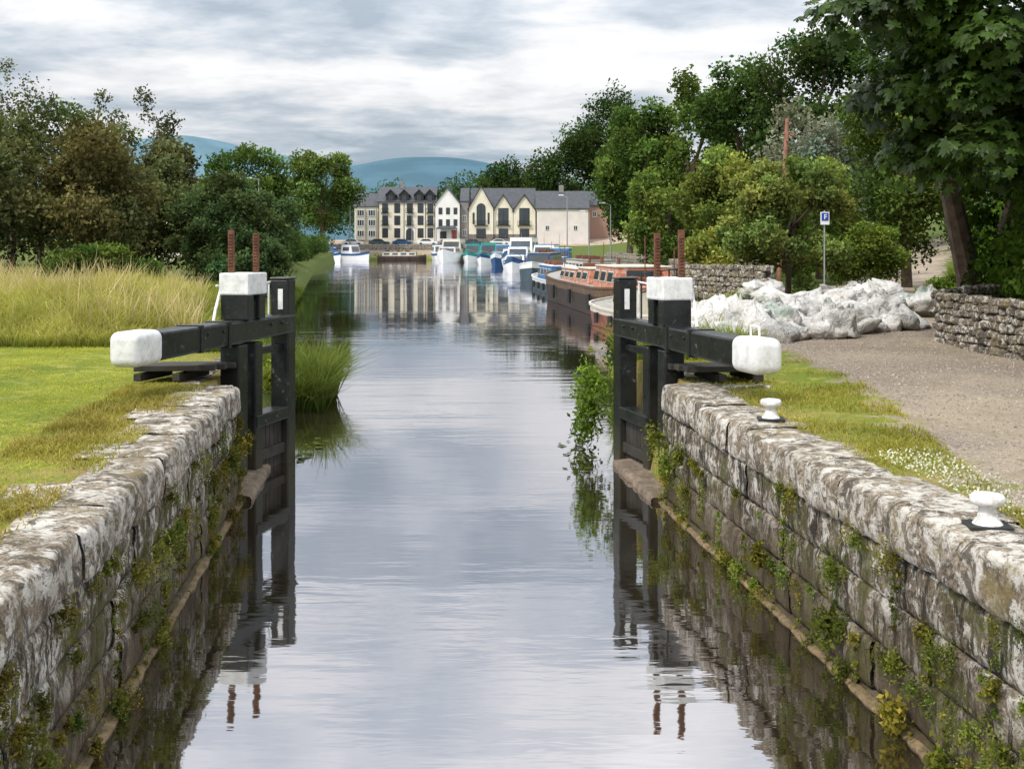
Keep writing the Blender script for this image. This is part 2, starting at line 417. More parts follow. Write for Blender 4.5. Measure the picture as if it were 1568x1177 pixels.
def lock_gate(M, E, zt, d2, d3, dc, sgn):
    par = empty('lock_gate')
    M = Vector((*M, 0)); E = Vector((*E, 0)); a = (E - M).normalized(); Ltot = (E - M).length
    b = Vector((0, 0, 1)).cross(a)
    Zv = lambda z: Vector((0, 0, z)); th = .31
    def post(name, d, w, z0, z1, mat=M_BLACK, off=0, w2=None):
        mb = MB(); mb.obox(M + a * d + b * off + Zv((z0 + z1) / 2), a * w / 2, b * (w2 or w) / 2, (0, 0, (z1 - z0) / 2)); return mb.obj(name, [mat], par, bevel=.018)
    post('mitre_post', 0, .26, -.7, 2.53)
    post('mitre_post_cap', 0, .29, 2.532, 2.56)
    post('inner_post', d2, .22, -.7, zt - th)
    post('heel_post', d3, .26, -.5, zt - th)
    mb = MB(); p0 = M - a * .14; p1 = E - a * .50; h0, h1 = .26, .32
    vs = []
    for p, hh, w in ((p0, h0, .27), (M + a * dc, .28, .30), (p1, h1, .31)):
        for sy, sz in ((-1, 0), (1, 0), (1, 1), (-1, 1)):
            vs.append(p + b * sy * w / 2 + Zv(zt - hh + hh * sz))
    fs = [(3, 2, 1, 0), (8, 9, 10, 11)]
    for i in (0, 4):
        for j in range(4): fs.append((i + j, i + (j + 1) % 4, i + 4 + (j + 1) % 4, i + 4 + j))
    mb.add(vs, fs); mb.obj('balance_beam', [M_BLACK], par, bevel=.03)
    mb = MB()
    for dd in (1.9, 2.6): mb.obox(M + a * dd + Zv(zt - .15), a * .03, b * .165, (0, 0, .165))
    for dd in (.35, .7, 2.05, 2.45):
        for sd in (-1, 1): mb.cyl(M + a * dd + b * sd * .13 + Zv(zt - .1), M + a * dd + b * sd * .172 + Zv(zt - .1), .025, .02, 8)
    mb.obj('beam_straps_and_bolts', [M_BLACK], par, bevel=.004)
    mb = MB(); mb.obox(E - a * .25 + Zv(zt - h1 / 2), a * .285, b * .18, (0, 0, .19)); ob = mb.obj('white_beam_end', [M_WHITE], par, bevel=.095, smooth=True); ob.modifiers[0].segments = 6
    mb = MB()
    mb.beam(M + a * .1 + Zv(.70), M + a * (d2 + .1) + Zv(.70), .26, .16)
    mb.beam(M + a * .1 + Zv(1.60), M + a * (d2 - .05) + Zv(1.60), .10, .10)
    mb.obj('mid_rail', [M_BLACK], par, bevel=.015)
    mb = MB(); n = 6; lw = (d2 - .22) / n
    for i in range(n):
        c = M + a * (.14 + lw * (i + .5)); mb.obox(c + Zv(0), a * (lw / 2 - .006), b * .04, (0, 0, .615))
    mb.beam(M + a * .1 + Zv(.22), M + a * d2 + Zv(.22), .16, .14)
    mb.obj('gate_planks', [M_WOOD], par, bevel=.008)
    mb = MB()
    for dd in (-.17, .17): mb.obox(M + a * (dc + dd) + Zv(zt + .16), a * .09, b * .19, (0, 0, .16))
    mb.obox(M + a * dc + Zv(zt + .12), a * .12, b * .14, (0, 0, .12))
    mb.obj('paddle_gear_frame', [M_BLACK], par, bevel=.015)
    mb = MB(); mb.obox(M + a * dc + Zv(zt + .46), a * .28, b * .205, (0, 0, .14)); mb.obj('paddle_gear_cover', [M_WHITE], par, bevel=.02)
    mb = MB()
    for dd, of, top in ((-.14, .11 * sgn, 3.16), (.12, -.11 * sgn, 3.2)):
        mb.obox(M + a * (dc + dd) + b * of + Zv((zt + .3 + top) / 2), a * .02, b * .038, (0, 0, (top - zt - .3) / 2))
        for q in range(12): mb.obox(M + a * (dc + dd) + b * of + Zv(zt + .66 + q * .04), a * .034, b * .026, (0, 0, .010))
    mb.obj('paddle_rack_bars', [M_RUST], par)
    mb = MB()
    def rod(pts, r=.014, m=0):
        for q0, q1 in zip(pts[:-1], pts[1:]): mb.cyl(q0, q1, r, r, 8, m)
    s_ = b * (-.15 * sgn)
    rod([M + s_ + Zv(2.50), M + a * (dc - .05) + s_ + Zv(2.44), M + a * (dc + .28) + s_ * 1.6 + Zv(2.49)])
    rod([M + a * .15 + s_ + Zv(2.48), M + a * .15 + s_ + Zv(zt)])
    rod([M + a * (dc + .1) + s_ * 1.75 + Zv(2.46), M + a * (dc + .42) + s_ * 1.2 + Zv(zt + .12), M + a * (dc + .52) + s_ + Zv(zt)], .02)
    mb.obj('hand_rail', [M_WHITE], par)
    mb = MB(); mb.obox(M + a * .139 + b * (.02 * sgn) + Zv(2.26), a * .006, b * .035, (0, 0, .14)); mb.obox(M + b * (-.136 * sgn) + Zv(2.33), a * .05, b * .006, (0, 0, .13)); mb.obj('white_marker', [M_WHITE], par)
    mb = MB(); out_ = Vector((-1, -.1, 0)) * sgn
    for i in range(3):
        q = M + a * (d3 + .15 + i * .27)
        mb.beam(q - out_ * .1 + Zv(1.50 + .012 * i), q + out_ * .85 + Zv(1.50 + .012 * i), .24, .07)
    for o_ in (.3, .75): mb.beam(M + a * (d3 + .1) + out_ * o_ + Zv(1.42), M + a * (d3 + .85) + out_ * o_ + Zv(1.42), .1, .09)
    mb.obj('foot_planks', [M_WOOD], par, bevel=.008)
    if sgn < 0:
        mb = MB(); q = E - a * .30 + Zv(zt + .01)
        rod([q - a * .08, q - a * .08 + Zv(.13), q + a * .12 + Zv(.13), q + a * .12], .012)
        mb.obj('beam_handle', [M_WHITE], par)
    return par
lock_gate((-3.19, 16.4), (-4.13, 12.5), 2.05, .98, 1.48, 1.22, 1)
lock_gate((1.576, 16.4), (2.66, 12.25), 2.0, 1.07, 1.67, 1.62, -1)

# ------------------------------------------------------------------ bollards
M_BOL = simple('white_bollard_paint', (.78, .78, .76), .45, .15, 8, .3, dirt=(.30, .24, .18), dirt_amt=.6)
def bollard(x, y):
    par = empty('mooring_bollard'); z = 1.38
    mb = MB(); mb.obox((x, y, z + .012), (.12, -.012, 0), (.012, .1, 0), (0, 0, .014)); mb.obj('base_plate', [simple('black_iron', (.03, .03, .03), .6, .4)], par, bevel=.005)
    prof = [(.085, .026), (.075, .04), (.058, .06), (.05, .10), (.052, .125), (.088, .14), (.098, .155), (.098, .178), (.085, .195), (.04, .203), (0.001, .205)]
    V = []; Q = []; n = 20
    for r, h in prof:
        for i in range(n): t = 2 * math.pi * i / n; V.append((x + r * math.cos(t), y + r * math.sin(t), z + h))
    for j in range(len(prof) - 1):
        for i in range(n): Q.append((j * n + i, j * n + (i + 1) % n, (j + 1) * n + (i + 1) % n, (j + 1) * n + i))
    np_mesh('bollard_post', V, Q, [M_BOL], smooth=True, parent=par)
bollard(2.40, 10.9); bollard(2.73, 6.75)

# ------------------------------------------------------------------ trees
def make_tree(name, x, y, h, w, col, leaf, n, seed=0, base=.12, nl=26, lob=.30, trunk=True, vary=.38, yd=None, gap=.0):
    global rng
    rng = np.random.default_rng(seed + int(abs(x) * 37 + y * 11)); R_ = random.Random(seed + int(abs(x) * 13 + y))
    zb = float(H(x, y)) - .1
    n = int(n * .85); leaf = leaf * 1.06
    rx = w / 2; ry = (yd or w) / 2; z0 = zb + h * base; rz = (h - h * base) / 2; cz = z0 + rz
    C = unit(rng.normal(size=(nl, 3))) * (rng.uniform(.35, 1, (nl, 1)) ** .5)
    lr = rng.uniform(lob * .7, lob * 1.3, nl)
    sc = np.array([rx, ry, rz]); mean = (rx + ry + rz) / 3
    LC = C * sc * (1 - lr[:, None] * .75) + [x, y, cz]
    wts = lr ** 2; wts /= wts.sum()
    k = rng.choice(nl, n, p=wts)
    D = unit(rng.normal(size=(n, 3))); D[:, 2] = np.abs(D[:, 2]) * np.where(rng.random(n) < .7, 1, -1)
    rad = 1 - rng.random(n) ** 1.6 * .55 + rng.normal(0, .06, n)
    ph = rng.uniform(0, 6, 3)
    bumpy = 1 + .2 * np.sin(D[:, 0] * 8 + k + ph[0]) * np.sin(D[:, 1] * 7 + k * 2.1 + ph[1]) + .13 * np.sin(D[:, 2] * 13 + k)
    S3 = np.array([.5 * (rx + mean), .5 * (ry + mean), .5 * (rz + mean)])
    P = LC[k] + D * (lr[k] * rad * bumpy)[:, None] * S3
    shade = bumpy
    if gap > 0:
        q = np.sin(P[:, 0] * 2.1 + 1) + np.sin(P[:, 1] * 1.9) + np.sin(P[:, 2] * 2.4 + 2)
        keep = (q > -1.0 + gap) | (rng.random(len(P)) < .15)
    else: keep = np.ones(len(P), bool)
    keep &= P[:, 2] > zb + .05
    P = P[keep]; k = k[keep]; rad = rad[keep]; D = D[keep]; shade = shade[keep]; n = len(P)
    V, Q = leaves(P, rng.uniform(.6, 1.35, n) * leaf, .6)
    lt = rng.uniform(1 - vary, 1 + vary, nl)[k] * rng.uniform(.7, 1.3, n) * np.clip(.28 + .7 * rad + .25 * D[:, 2], .22, 1.35) * (.2 + .8 * shade)  # crown shade put into leaf colour: darker inside, below and in hollows
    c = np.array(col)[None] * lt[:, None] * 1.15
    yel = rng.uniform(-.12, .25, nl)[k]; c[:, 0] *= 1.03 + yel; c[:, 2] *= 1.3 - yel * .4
    c = np.repeat(c, 4, 0)
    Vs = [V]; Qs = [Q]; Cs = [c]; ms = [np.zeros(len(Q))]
    if trunk:
        o = len(V); tr = max(.06, h * .018)
        top = np.array([x + R_.uniform(-.1, .1) * w, y, zb + h * .62])
        parts = [([(x, y, zb - .3), (x + R_.uniform(-.02, .02) * h, y, zb + h * .25), tuple(top)], [tr * 1.3, tr, tr * .35])]
        for i in np.argsort(-lr)[:9]:
            f = R_.uniform(.18, .5); st = np.array([x, y, zb + h * f]); en = LC[i] + (LC[i] - np.array([x, y, cz])) * .25
            mid = (st + en) / 2 + [0, 0, .04 * h]
            parts.append(([tuple(st), tuple(mid), tuple(en)], [tr * .55, tr * .35, tr * .12]))
        for pp, rr in parts:
            v, q = tube(pp, rr, 6); Vs.append(v); Qs.append(q + o); o += len(v); Cs.append(np.full((len(v), 3), .1)); ms.append(np.ones(len(q)))
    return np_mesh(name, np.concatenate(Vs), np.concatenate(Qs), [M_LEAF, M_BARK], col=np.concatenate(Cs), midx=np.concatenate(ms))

DK = (.042, .078, .018); MD = (.07, .12, .022); LT = (.13, .18, .034); OL = (.098, .108, .036); SI = (.16, .20, .12); YG = (.18, .215, .038)
T = make_tree
# left bank
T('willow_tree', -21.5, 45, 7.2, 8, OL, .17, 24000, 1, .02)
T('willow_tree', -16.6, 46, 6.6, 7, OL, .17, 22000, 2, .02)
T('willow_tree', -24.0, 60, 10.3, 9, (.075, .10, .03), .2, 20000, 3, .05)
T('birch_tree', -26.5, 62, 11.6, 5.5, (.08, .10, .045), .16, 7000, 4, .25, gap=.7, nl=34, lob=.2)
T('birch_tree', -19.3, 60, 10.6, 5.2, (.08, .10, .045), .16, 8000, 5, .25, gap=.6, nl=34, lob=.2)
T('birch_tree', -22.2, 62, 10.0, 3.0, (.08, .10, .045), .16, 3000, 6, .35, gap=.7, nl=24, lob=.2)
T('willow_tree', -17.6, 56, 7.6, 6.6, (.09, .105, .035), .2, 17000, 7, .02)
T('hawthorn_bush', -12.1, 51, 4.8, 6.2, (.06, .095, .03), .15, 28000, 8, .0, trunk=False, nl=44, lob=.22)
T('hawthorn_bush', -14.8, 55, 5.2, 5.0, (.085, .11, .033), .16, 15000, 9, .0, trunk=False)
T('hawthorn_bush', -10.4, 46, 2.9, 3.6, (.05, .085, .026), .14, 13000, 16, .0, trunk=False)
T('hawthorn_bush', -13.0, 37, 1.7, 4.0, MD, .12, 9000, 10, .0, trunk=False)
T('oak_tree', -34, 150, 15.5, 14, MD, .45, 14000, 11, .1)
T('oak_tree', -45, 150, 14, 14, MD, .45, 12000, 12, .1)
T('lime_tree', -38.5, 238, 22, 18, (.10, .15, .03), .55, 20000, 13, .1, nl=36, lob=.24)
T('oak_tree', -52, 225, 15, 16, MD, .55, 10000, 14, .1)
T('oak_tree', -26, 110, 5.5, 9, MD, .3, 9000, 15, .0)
# right bank
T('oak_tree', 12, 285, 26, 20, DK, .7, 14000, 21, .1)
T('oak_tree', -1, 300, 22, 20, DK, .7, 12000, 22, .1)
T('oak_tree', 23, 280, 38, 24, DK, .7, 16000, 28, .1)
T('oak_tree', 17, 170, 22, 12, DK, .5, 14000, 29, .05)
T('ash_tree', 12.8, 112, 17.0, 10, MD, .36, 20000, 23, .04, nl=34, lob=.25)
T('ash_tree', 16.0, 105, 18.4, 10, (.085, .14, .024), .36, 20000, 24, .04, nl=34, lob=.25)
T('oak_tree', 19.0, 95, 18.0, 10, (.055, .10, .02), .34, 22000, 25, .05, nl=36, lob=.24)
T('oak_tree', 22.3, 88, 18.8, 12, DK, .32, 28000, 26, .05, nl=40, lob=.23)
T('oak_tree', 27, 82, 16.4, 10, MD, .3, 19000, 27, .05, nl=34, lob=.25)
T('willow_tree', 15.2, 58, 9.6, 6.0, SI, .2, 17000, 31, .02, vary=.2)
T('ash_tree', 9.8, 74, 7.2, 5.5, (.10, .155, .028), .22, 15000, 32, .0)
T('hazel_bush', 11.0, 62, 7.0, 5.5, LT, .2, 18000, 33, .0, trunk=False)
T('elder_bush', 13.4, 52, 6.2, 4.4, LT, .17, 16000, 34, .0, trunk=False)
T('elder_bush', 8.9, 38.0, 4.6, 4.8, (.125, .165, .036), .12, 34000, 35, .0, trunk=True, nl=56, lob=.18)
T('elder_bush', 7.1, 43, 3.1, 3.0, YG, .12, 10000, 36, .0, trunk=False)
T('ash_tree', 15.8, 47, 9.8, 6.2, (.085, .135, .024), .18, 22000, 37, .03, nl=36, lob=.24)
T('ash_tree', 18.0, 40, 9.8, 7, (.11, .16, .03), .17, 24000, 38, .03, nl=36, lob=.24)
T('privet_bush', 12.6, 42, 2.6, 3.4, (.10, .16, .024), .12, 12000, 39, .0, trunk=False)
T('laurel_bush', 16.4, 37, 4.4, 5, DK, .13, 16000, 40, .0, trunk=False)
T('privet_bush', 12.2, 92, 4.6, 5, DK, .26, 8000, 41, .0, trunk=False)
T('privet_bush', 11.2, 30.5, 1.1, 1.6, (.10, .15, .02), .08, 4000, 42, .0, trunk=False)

def tree_mass(name, pts, col, leaf, nper, seed):
    r = np.random.default_rng(seed); Vs = []; Cs = []
    global rng; rng = r
    for (x, y, h, w) in pts:
        nl = 9; zb = float(H(x, y))
        LC = unit(r.normal(size=(nl, 3))) * [w * .3, w * .3, h * .25] + [x, y, zb + h * .55]
        k = r.integers(0, nl, nper)
        P = LC[k] + unit(r.normal(size=(nper, 3))) * np.array([w * .25, w * .25, h * .26]) * r.uniform(.7, 1.05, (nper, 1))
        V, _ = leaves(P, r.uniform(.6, 1.3, nper) * leaf, .7); Vs.append(V)
        c = 1.1 * np.array(col)[None] * (r.uniform(.6, 1.4, nl)[k] * r.uniform(.75, 1.25, nper))[:, None] * r.uniform(.8, 1.2)
        Cs.append(np.repeat(c, 4, 0))
    V = np.concatenate(Vs); return np_mesh(name, V, np.arange(len(V)).reshape(-1, 4), [M_LEAF], col=np.concatenate(Cs))
rr = random.Random(3)
tree_mass('distant_woodland', [(x + rr.uniform(-3, 3), rr.uniform(330, 400), rr.uniform(15, 21), rr.uniform(12, 18)) for x in range(-150, 130, 9)], (.05, .085, .038), .9, 1600, 5)
tree_mass('distant_woodland', [(x + rr.uniform(-5, 5), rr.uniform(700, 800), rr.uniform(30, 44), rr.uniform(26, 40)) for x in range(-380, 300, 20)], (.06, .10, .065), 1.9, 1000, 6)
tree_mass('bank_woodland', [(-30 - rr.uniform(0, 28), rr.uniform(62, 110), rr.uniform(6, 10), rr.uniform(7, 10)) for _ in range(16)], (.07, .09, .03), .32, 2600, 7)
tree_mass('bank_woodland', [(rr.uniform(26, 62), rr.uniform(60, 100), rr.uniform(9, 13), rr.uniform(8, 11)) for _ in range(12)], (.05, .09, .02), .36, 2200, 8)
tree_mass('left_bank_scrub', [(float(Lw(yy)) - 1.4 - rr.uniform(.3, 2.5), yy, rr.uniform(2, 3.6), rr.uniform(3, 4.5)) for yy in range(58, 200, 5)], (.055, .09, .026), .24, 1500, 9)
tree_mass('right_bank_scrub', [(float(np.interp(yy, [46, 70, 100, 150], [12, 13, 13.5, 16])) + rr.uniform(0, 2.5), yy, rr.uniform(2, 3.2), rr.uniform(3, 4.5)) for yy in range(50, 140, 6)], (.07, .12, .024), .22, 1800, 10)

# near horse chestnut overhanging the towpath
def chestnut():
    global rng
    rng = np.random.default_rng(99)
    cx, cy, cz = 10.3, 18.5, 8.4; R = np.array([5.9, 4.4, 4.8]); LC = []
    while len(LC) < 140:
        d = rng.normal(size=3); d /= np.linalg.norm(d); q = d * R * rng.uniform(.45, .98) + [cx, cy, cz]
        if q[0] > 9.8 and rng.random() < .8: continue
        if q[1] > 20.5: continue
        LC.append(q)
    for i in range(46):   # low hanging skirt over the wall
        x = rng.uniform(6.3, 9.2); LC.append(np.array([x, rng.uniform(16.8, 20.5), rng.uniform(4.3, 6.6) + max(0, 7.2 - x) * 1.0]))
    LC = np.array(LC); nl = len(LC); lr = rng.uniform(.45, .85, nl)
    n = 40000; k = rng.integers(0, nl, n); D = unit(rng.normal(size=(n, 3))); D[:, 2] = np.where(rng.random(n) < .75, np.abs(D[:, 2]), D[:, 2])
    P = LC[k] + D * (lr[k] * rng.uniform(.45, 1.05, n))[:, None] * [1, 1, .7]
    Nn = unit(D + [0, -.25, .8] + rng.normal(0, .35, (n, 3)))
    V, Q = palmate(P, rng.uniform(.12, .2, n), Nn)
    tone = rng.uniform(.4, 1.6, nl)[k] * rng.uniform(.7, 1.3, n)
    c = np.array([.06, .11, .018])[None] * tone[:, None]
    c = np.repeat(np.tile(c, (6, 1)), 4, 0)
    Vs = [V]; Qs = [Q]; Cs = [c]; ms = [np.zeros(len(Q))]; o = len(V)
    br = [([(8.9, 22.6, 1.0), (8.75, 22.5, 2.4), (8.45, 22.3, 3.4), (8.1, 22.0, 4.5), (8.6, 21, 6), (9.8, 19.5, 8.5)], [.30, .24, .20, .18, .15, .1]),
          ([(9.3, 22.9, 1.0), (9.5, 22.8, 2.6), (9.9, 22.4, 4.5), (10.4, 20, 8), (11, 19, 10.5)], [.34, .28, .26, .2, .1])]
    for i in rng.choice(nl, 30, replace=False):
        en = LC[i]; st = np.array([9.8, 20, 7.4]); mid = (en + st) / 2 + [0, 0, .5]; br.append(([tuple(st), tuple(mid), tuple(en)], [.08, .05, .02]))
    for pp, r_ in br:
        v, q = tube(pp, r_, 8); Vs.append(v); Qs.append(q + o); o += len(v); Cs.append(np.full((len(v), 3), .1)); ms.append(np.ones(len(q)))
    np_mesh('horse_chestnut_tree', np.concatenate(Vs), np.concatenate(Qs), [M_LEAFG, M_BARK], col=np.concatenate(Cs), midx=np.concatenate(ms))
chestnut()

def ivy(name, boxes, n, leaf, col, seed):
    r = np.random.default_rng(seed); global rng; rng = r; Vs = []; Cs = []
    for (c, s) in boxes:
        nn = int(n * (s[0] * s[1] + s[1] * s[2] + s[0] * s[2])); D = unit(r.normal(size=(nn, 3)))
        D = D / (np.max(np.abs(D), 1, keepdims=True) ** .6)
        P = np.array(c) + D * np.array(s) * (1 + .16 * np.sin(D[:, :1] * 9 + c[0] * 3) * np.sin(D[:, 2:] * 8 + 1)) * r.uniform(.75, 1.03, (nn, 1))
        V, _ = leaves(P, r.uniform(.6, 1.4, nn) * leaf, .75); Vs.append(V)
        q = .8 + .45 * np.sin(P[:, 0] * 5) * np.sin(P[:, 1] * 4) * np.sin(P[:, 2] * 5)
        Cs.append(np.repeat(np.array(col)[None] * (q * r.uniform(.7, 1.3, nn))[:, None], 4, 0))
    V = np.concatenate(Vs); return np_mesh(name, V, np.arange(len(V)).reshape(-1, 4), [M_LEAF], col=np.concatenate(Cs))
ivy('garden_hedge', [((9.7, 18.6, 2.95), (1.5, 1.4, .8)), ((9.0, 16.9, 2.7), (1.2, 1.2, .65)), ((10.8, 20.5, 3.5), (2.0, 1.5, 1.5)), ((9.1, 15.0, 2.6), (1.2, 1.4, .6)),
                     ((12.9, 24.5, 3.4), (2.4, 2, 2.2)), ((11.8, 27.5, 2.2), (.8, 2, 1.1)), ((15.5, 30, 3.4), (2.4, 4, 2.4)), ((9.6, 21.6, 2.6), (.9, .7, .6)), ((8.6, 17.4, 2.5), (.8, 2.0, .45))], 1300, .10, (.085, .145, .022), 51)
ivy('ivy_on_trunk', [((8.9, 22.4, 2.6), (.35, .4, 1.2)), ((9.1, 22.2, 4.6), (.9, .7, .7))], 1500, .10, (.05, .09, .015), 52)

# ------------------------------------------------------------------ rubble walls
def rubble(name, pts, h, seed, size=.22, z0=None):
    r = random.Random(seed); par = empty(name); V = []; Q = []; cm = MB()
    for (x0, y0), (x1, y1) in zip(pts[:-1], pts[1:]):
        a = Vector((x0, y0, 0)); b = Vector((x1, y1, 0)); L = (b - a).length; u = (b - a) / L; nr_ = Vector((0, 0, 1)).cross(u)
        gz = float(H(x0, y0)) - .05 if z0 is None else z0
        cm.beam(a + Vector((0, 0, gz + h / 2 - .05)), b + Vector((0, 0, gz + h / 2 - .05)), .36, h)
        for sd in (-1, 1):
            z = gz
            while z < gz + h - .02:
                hh = r.uniform(.55, 1.1) * size * .75; s = r.uniform(-.2, 0)
                while s < L:
                    l = r.uniform(.7, 1.8) * size
                    cx = a + u * (s + l / 2) + nr_ * sd * (.17 + r.uniform(0, .035)) + Vector((0, 0, z + hh / 2 + r.uniform(-.02, .02)))
                    o = len(V)
                    for dz in (-1, -.5, .5, 1):
                        for q in range(8):
                            t = q * math.pi / 4 + .39; rad = 1.0 if abs(dz) < .9 else .72
                            p = cx + u * (math.cos(t) * l * .53 * rad) + nr_ * (math.sin(t) * .09 * rad) + Vector((0, 0, dz * hh * .5))
                            V.append(p + Vector((r.uniform(-1, 1), r.uniform(-1, 1), r.uniform(-1, 1))) * .012)
                    for j in range(3):
                        for q in range(8): Q.append((o + j * 8 + q, o + j * 8 + (q + 1) % 8, o + j * 8 + 8 + (q + 1) % 8, o + j * 8 + 8 + q))
                    Q.append((o + 24, o + 26, o + 28, o + 30))
                    s += l
                z += hh
    cm.obj('wall_core', [M_MORT], par); np_mesh('wall_stones', V, Q, [M_FIELD], smooth=False, parent=par)
rubble('rubble_stone_wall', [(7.95, 6), (7.75, 14), (7.55, 20.3)], .85, 4)
rubble('rubble_stone_wall', [(7.7, 20.5), (10.6, 23.5)], .9, 14)
rubble('rubble_stone_wall', [(9.3, 43), (8.9, 60)], .95, 5, .3)
rubble('rubble_stone_wall', [(6.0, 39.5), (7.9, 36.4)], 1.0, 15, .28, z0=1.25)
rubble('rubble_stone_wall', [(9.6, 60), (10.4, 90), (9.6, 120)], .8, 6, .5)
rubble('quay_wall', [(-62, 245.8), (-5.5, 245.8)], 3.5, 7, .8, z0=-.6)
rubble('quay_wall', [(-5.4, 245.6), (4.0, 160)], 2.6, 8, .8, z0=-.6)

# ------------------------------------------------------------------ bulk sand bags
def bags():
    r = random.Random(11); V = []; Q = []; C = []; NU, NV = 32, 20; sites = []
    for i in range(120):
        x = r.uniform(3.4, 8.3); fy = float(np.interp(x, [3.4, 4.2, 5, 6.3, 8.3], [22.4, 21.0, 20.3, 21.6, 24.0]))
        d = r.random() ** 1.3 * 5.0; y = fy + d
        lay = 0 if (r.random() < .68 or d < .4) else .17
        sites.append((x, y, lay, r.uniform(.24, .40)))
    for i in range(40):
        sites.append((r.uniform(7.0, 10.6), r.uniform(27, 37), 0 if r.random() < .7 else .2, r.uniform(.24, .38)))
    f = lambda v, e: math.copysign(abs(v) ** e, v)
    for x, y, lay, s in sites:
        gz = float(H(x, y)); rz = r.uniform(0, 6.28); ax, ay, az = s * r.uniform(1.0, 1.5), s * r.uniform(.75, 1.0), s * r.uniform(.45, .78)
        tx, ty = r.uniform(-.3, .3), r.uniform(-.3, .3); o = len(V); off = Vector((r.uniform(0, 50), r.uniform(0, 50), 0)); tied = r.random() < .35
        tone = r.choice([1.0, 1.0, .9, .8, .62])
        for j in range(NV + 1):
            ph = -math.pi / 2 + math.pi * j / NV
            for i in range(NU):
                th = 2 * math.pi * i / NU
                p = Vector((f(math.cos(ph), .5) * f(math.cos(th), .6), f(math.cos(ph), .5) * f(math.sin(th), .6), f(math.sin(ph), .75)))
                n1 = noise.noise(p * .9 + off); n2 = abs(noise.noise(p * 1.9 + off)); n3 = abs(noise.noise(Vector((p.x * 3.8, p.y * 3.8, p.z * 1.6)) + off * 2))
                p *= 1 + n1 * .30 + n2 * .30 - .10 + n3 * .17
                if p.z > .35:
                    q = min(1, (p.z - .35) / .6)
                    if tied: k_ = 1 - .6 * q; p.x *= k_; p.y *= k_; p.z += q * (.3 + .2 * math.sin(th * 4 + off.x))
                    else: p.z += .2 * q * math.sin(th * 2 + off.x)
                p = Vector((p.x * ax, p.y * ay, max(p.z, -.7) * az)); p.z += p.x * tx + p.y * ty
                c, sn = math.cos(rz), math.sin(rz)
                V.append((x + p.x * c - p.y * sn, y + p.x * sn + p.y * c, max(gz - .02, gz + az * .5 + lay + p.z)))
                tt = tone * min(1, .86 + n3 * .6); C.append((tt, tt * .99, tt * .97))  # tint greyed in the folds, crease shadow put into the bag colour
        for j in range(NV):
            for i in range(NU): Q.append((o + j * NU + i, o + j * NU + (i + 1) % NU, o + (j + 1) * NU + (i + 1) % NU, o + (j + 1) * NU + i))
    m, g, out, pos = newmat('woven_bag_plastic')
    n1 = g.noise(pos, 1.8, 4, .6); n2 = g.noise(pos, 6, 4, .6, 1.2); n4 = g.noise(g.vmul(pos, (1, 1, .5)), 13, 3, .6, 1.8)
    c = g.mix(g.ramp(n1, [(.35, 0), (.65, 1)]), (.60, .58, .55), (.82, .81, .80))
    c = g.mix(g.ramp(n2, [(.54, 0), (.66, .65)]), c, (.32, .26, .20))
    sz = g.n('ShaderNodeSeparateXYZ', None, {0: pos}).outputs[2]
    c = g.mix(g.ramp(g.math('SUBTRACT', sz, 1.3), [(.0, .85), (.22, 0)]), c, (.24, .18, .13))
    c = g.mix(g.ramp(g.noise(pos, .8, 3, .6), [(.62, 0), (.65, .7)]), c, (.28, .36, .31))
    c = g.mix(1.0, c, g.n('ShaderNodeAttribute', {'attribute_name': 'tint'}).outputs['Color'], 'MULTIPLY')
    principled(g, out, c, .5, g.bump(g.math('ADD', n2, g.math('MULTIPLY', n4, .6)), .95, .07), .3)
    np_mesh('sandbag_pile', V, Q, [m], smooth=True, col=np.array(C))
bags()

# ------------------------------------------------------------------ grasses
def vmix(a, b, f): return np.array(a)[None] * (1 - f[:, None]) + np.array(b)[None] * f[:, None]
def grass_patch(name, N, xf, yr, hr, wr, lean, lo, hi, seed, clump=None, zoff=0, ypow=1.0, hmod=None):
    global rng; rng = np.random.default_rng(seed)
    Y = yr[0] + (yr[1] - yr[0]) * rng.random(N) ** ypow
    x0, x1 = xf(Y); X = x0 + (x1 - x0) * rng.random(N)
    if clump:
        q = np.sin(X * clump[0] + 1.3 * np.sin(Y * clump[0] * .7)) * np.sin(Y * clump[0] * .8 + 2) + rng.normal(0, .35, N)
        k = q > clump[1]; X = X[k]; Y = Y[k]; N = len(X)
    p1 = .5 + .5 * np.sin(X * .9 + 2 * np.sin(Y * .37)) * np.sin(Y * .7)
    p2 = .5 + .5 * np.sin(X * 3.1 + 2 * np.sin(Y * 1.7)) * np.sin(Y * 2.3 + 1.5 * np.sin(X * 1.1))
    patch = .5 * p1 + .5 * p2
    h = rng.uniform(*hr, N) * (.55 + .8 * patch); w = rng.uniform(*wr, N)
    if hmod is not None: h = h * hmod(X, Y)
    f = np.clip(rng.random(N) * .5 + patch * .6, 0, 1)
    P = np.stack([X, Y, H(X, Y) + zoff - .02], 1)
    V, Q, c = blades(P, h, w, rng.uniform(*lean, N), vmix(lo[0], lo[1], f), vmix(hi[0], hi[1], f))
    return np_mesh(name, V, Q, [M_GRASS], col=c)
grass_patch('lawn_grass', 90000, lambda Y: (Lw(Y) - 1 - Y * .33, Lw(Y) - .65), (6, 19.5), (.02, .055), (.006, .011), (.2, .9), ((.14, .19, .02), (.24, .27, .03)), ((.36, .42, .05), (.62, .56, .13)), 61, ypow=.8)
grass_patch('coping_edge_grass', 24000, lambda Y: (Lw(Y) - 1.3, Lw(Y) - .34), (5, 13.8), (.03, .10), (.006, .012), (.3, 1.0), ((.12, .15, .02), (.26, .2, .05)), ((.30, .34, .05), (.5, .38, .14)), 62, (3.2, .2), .03)
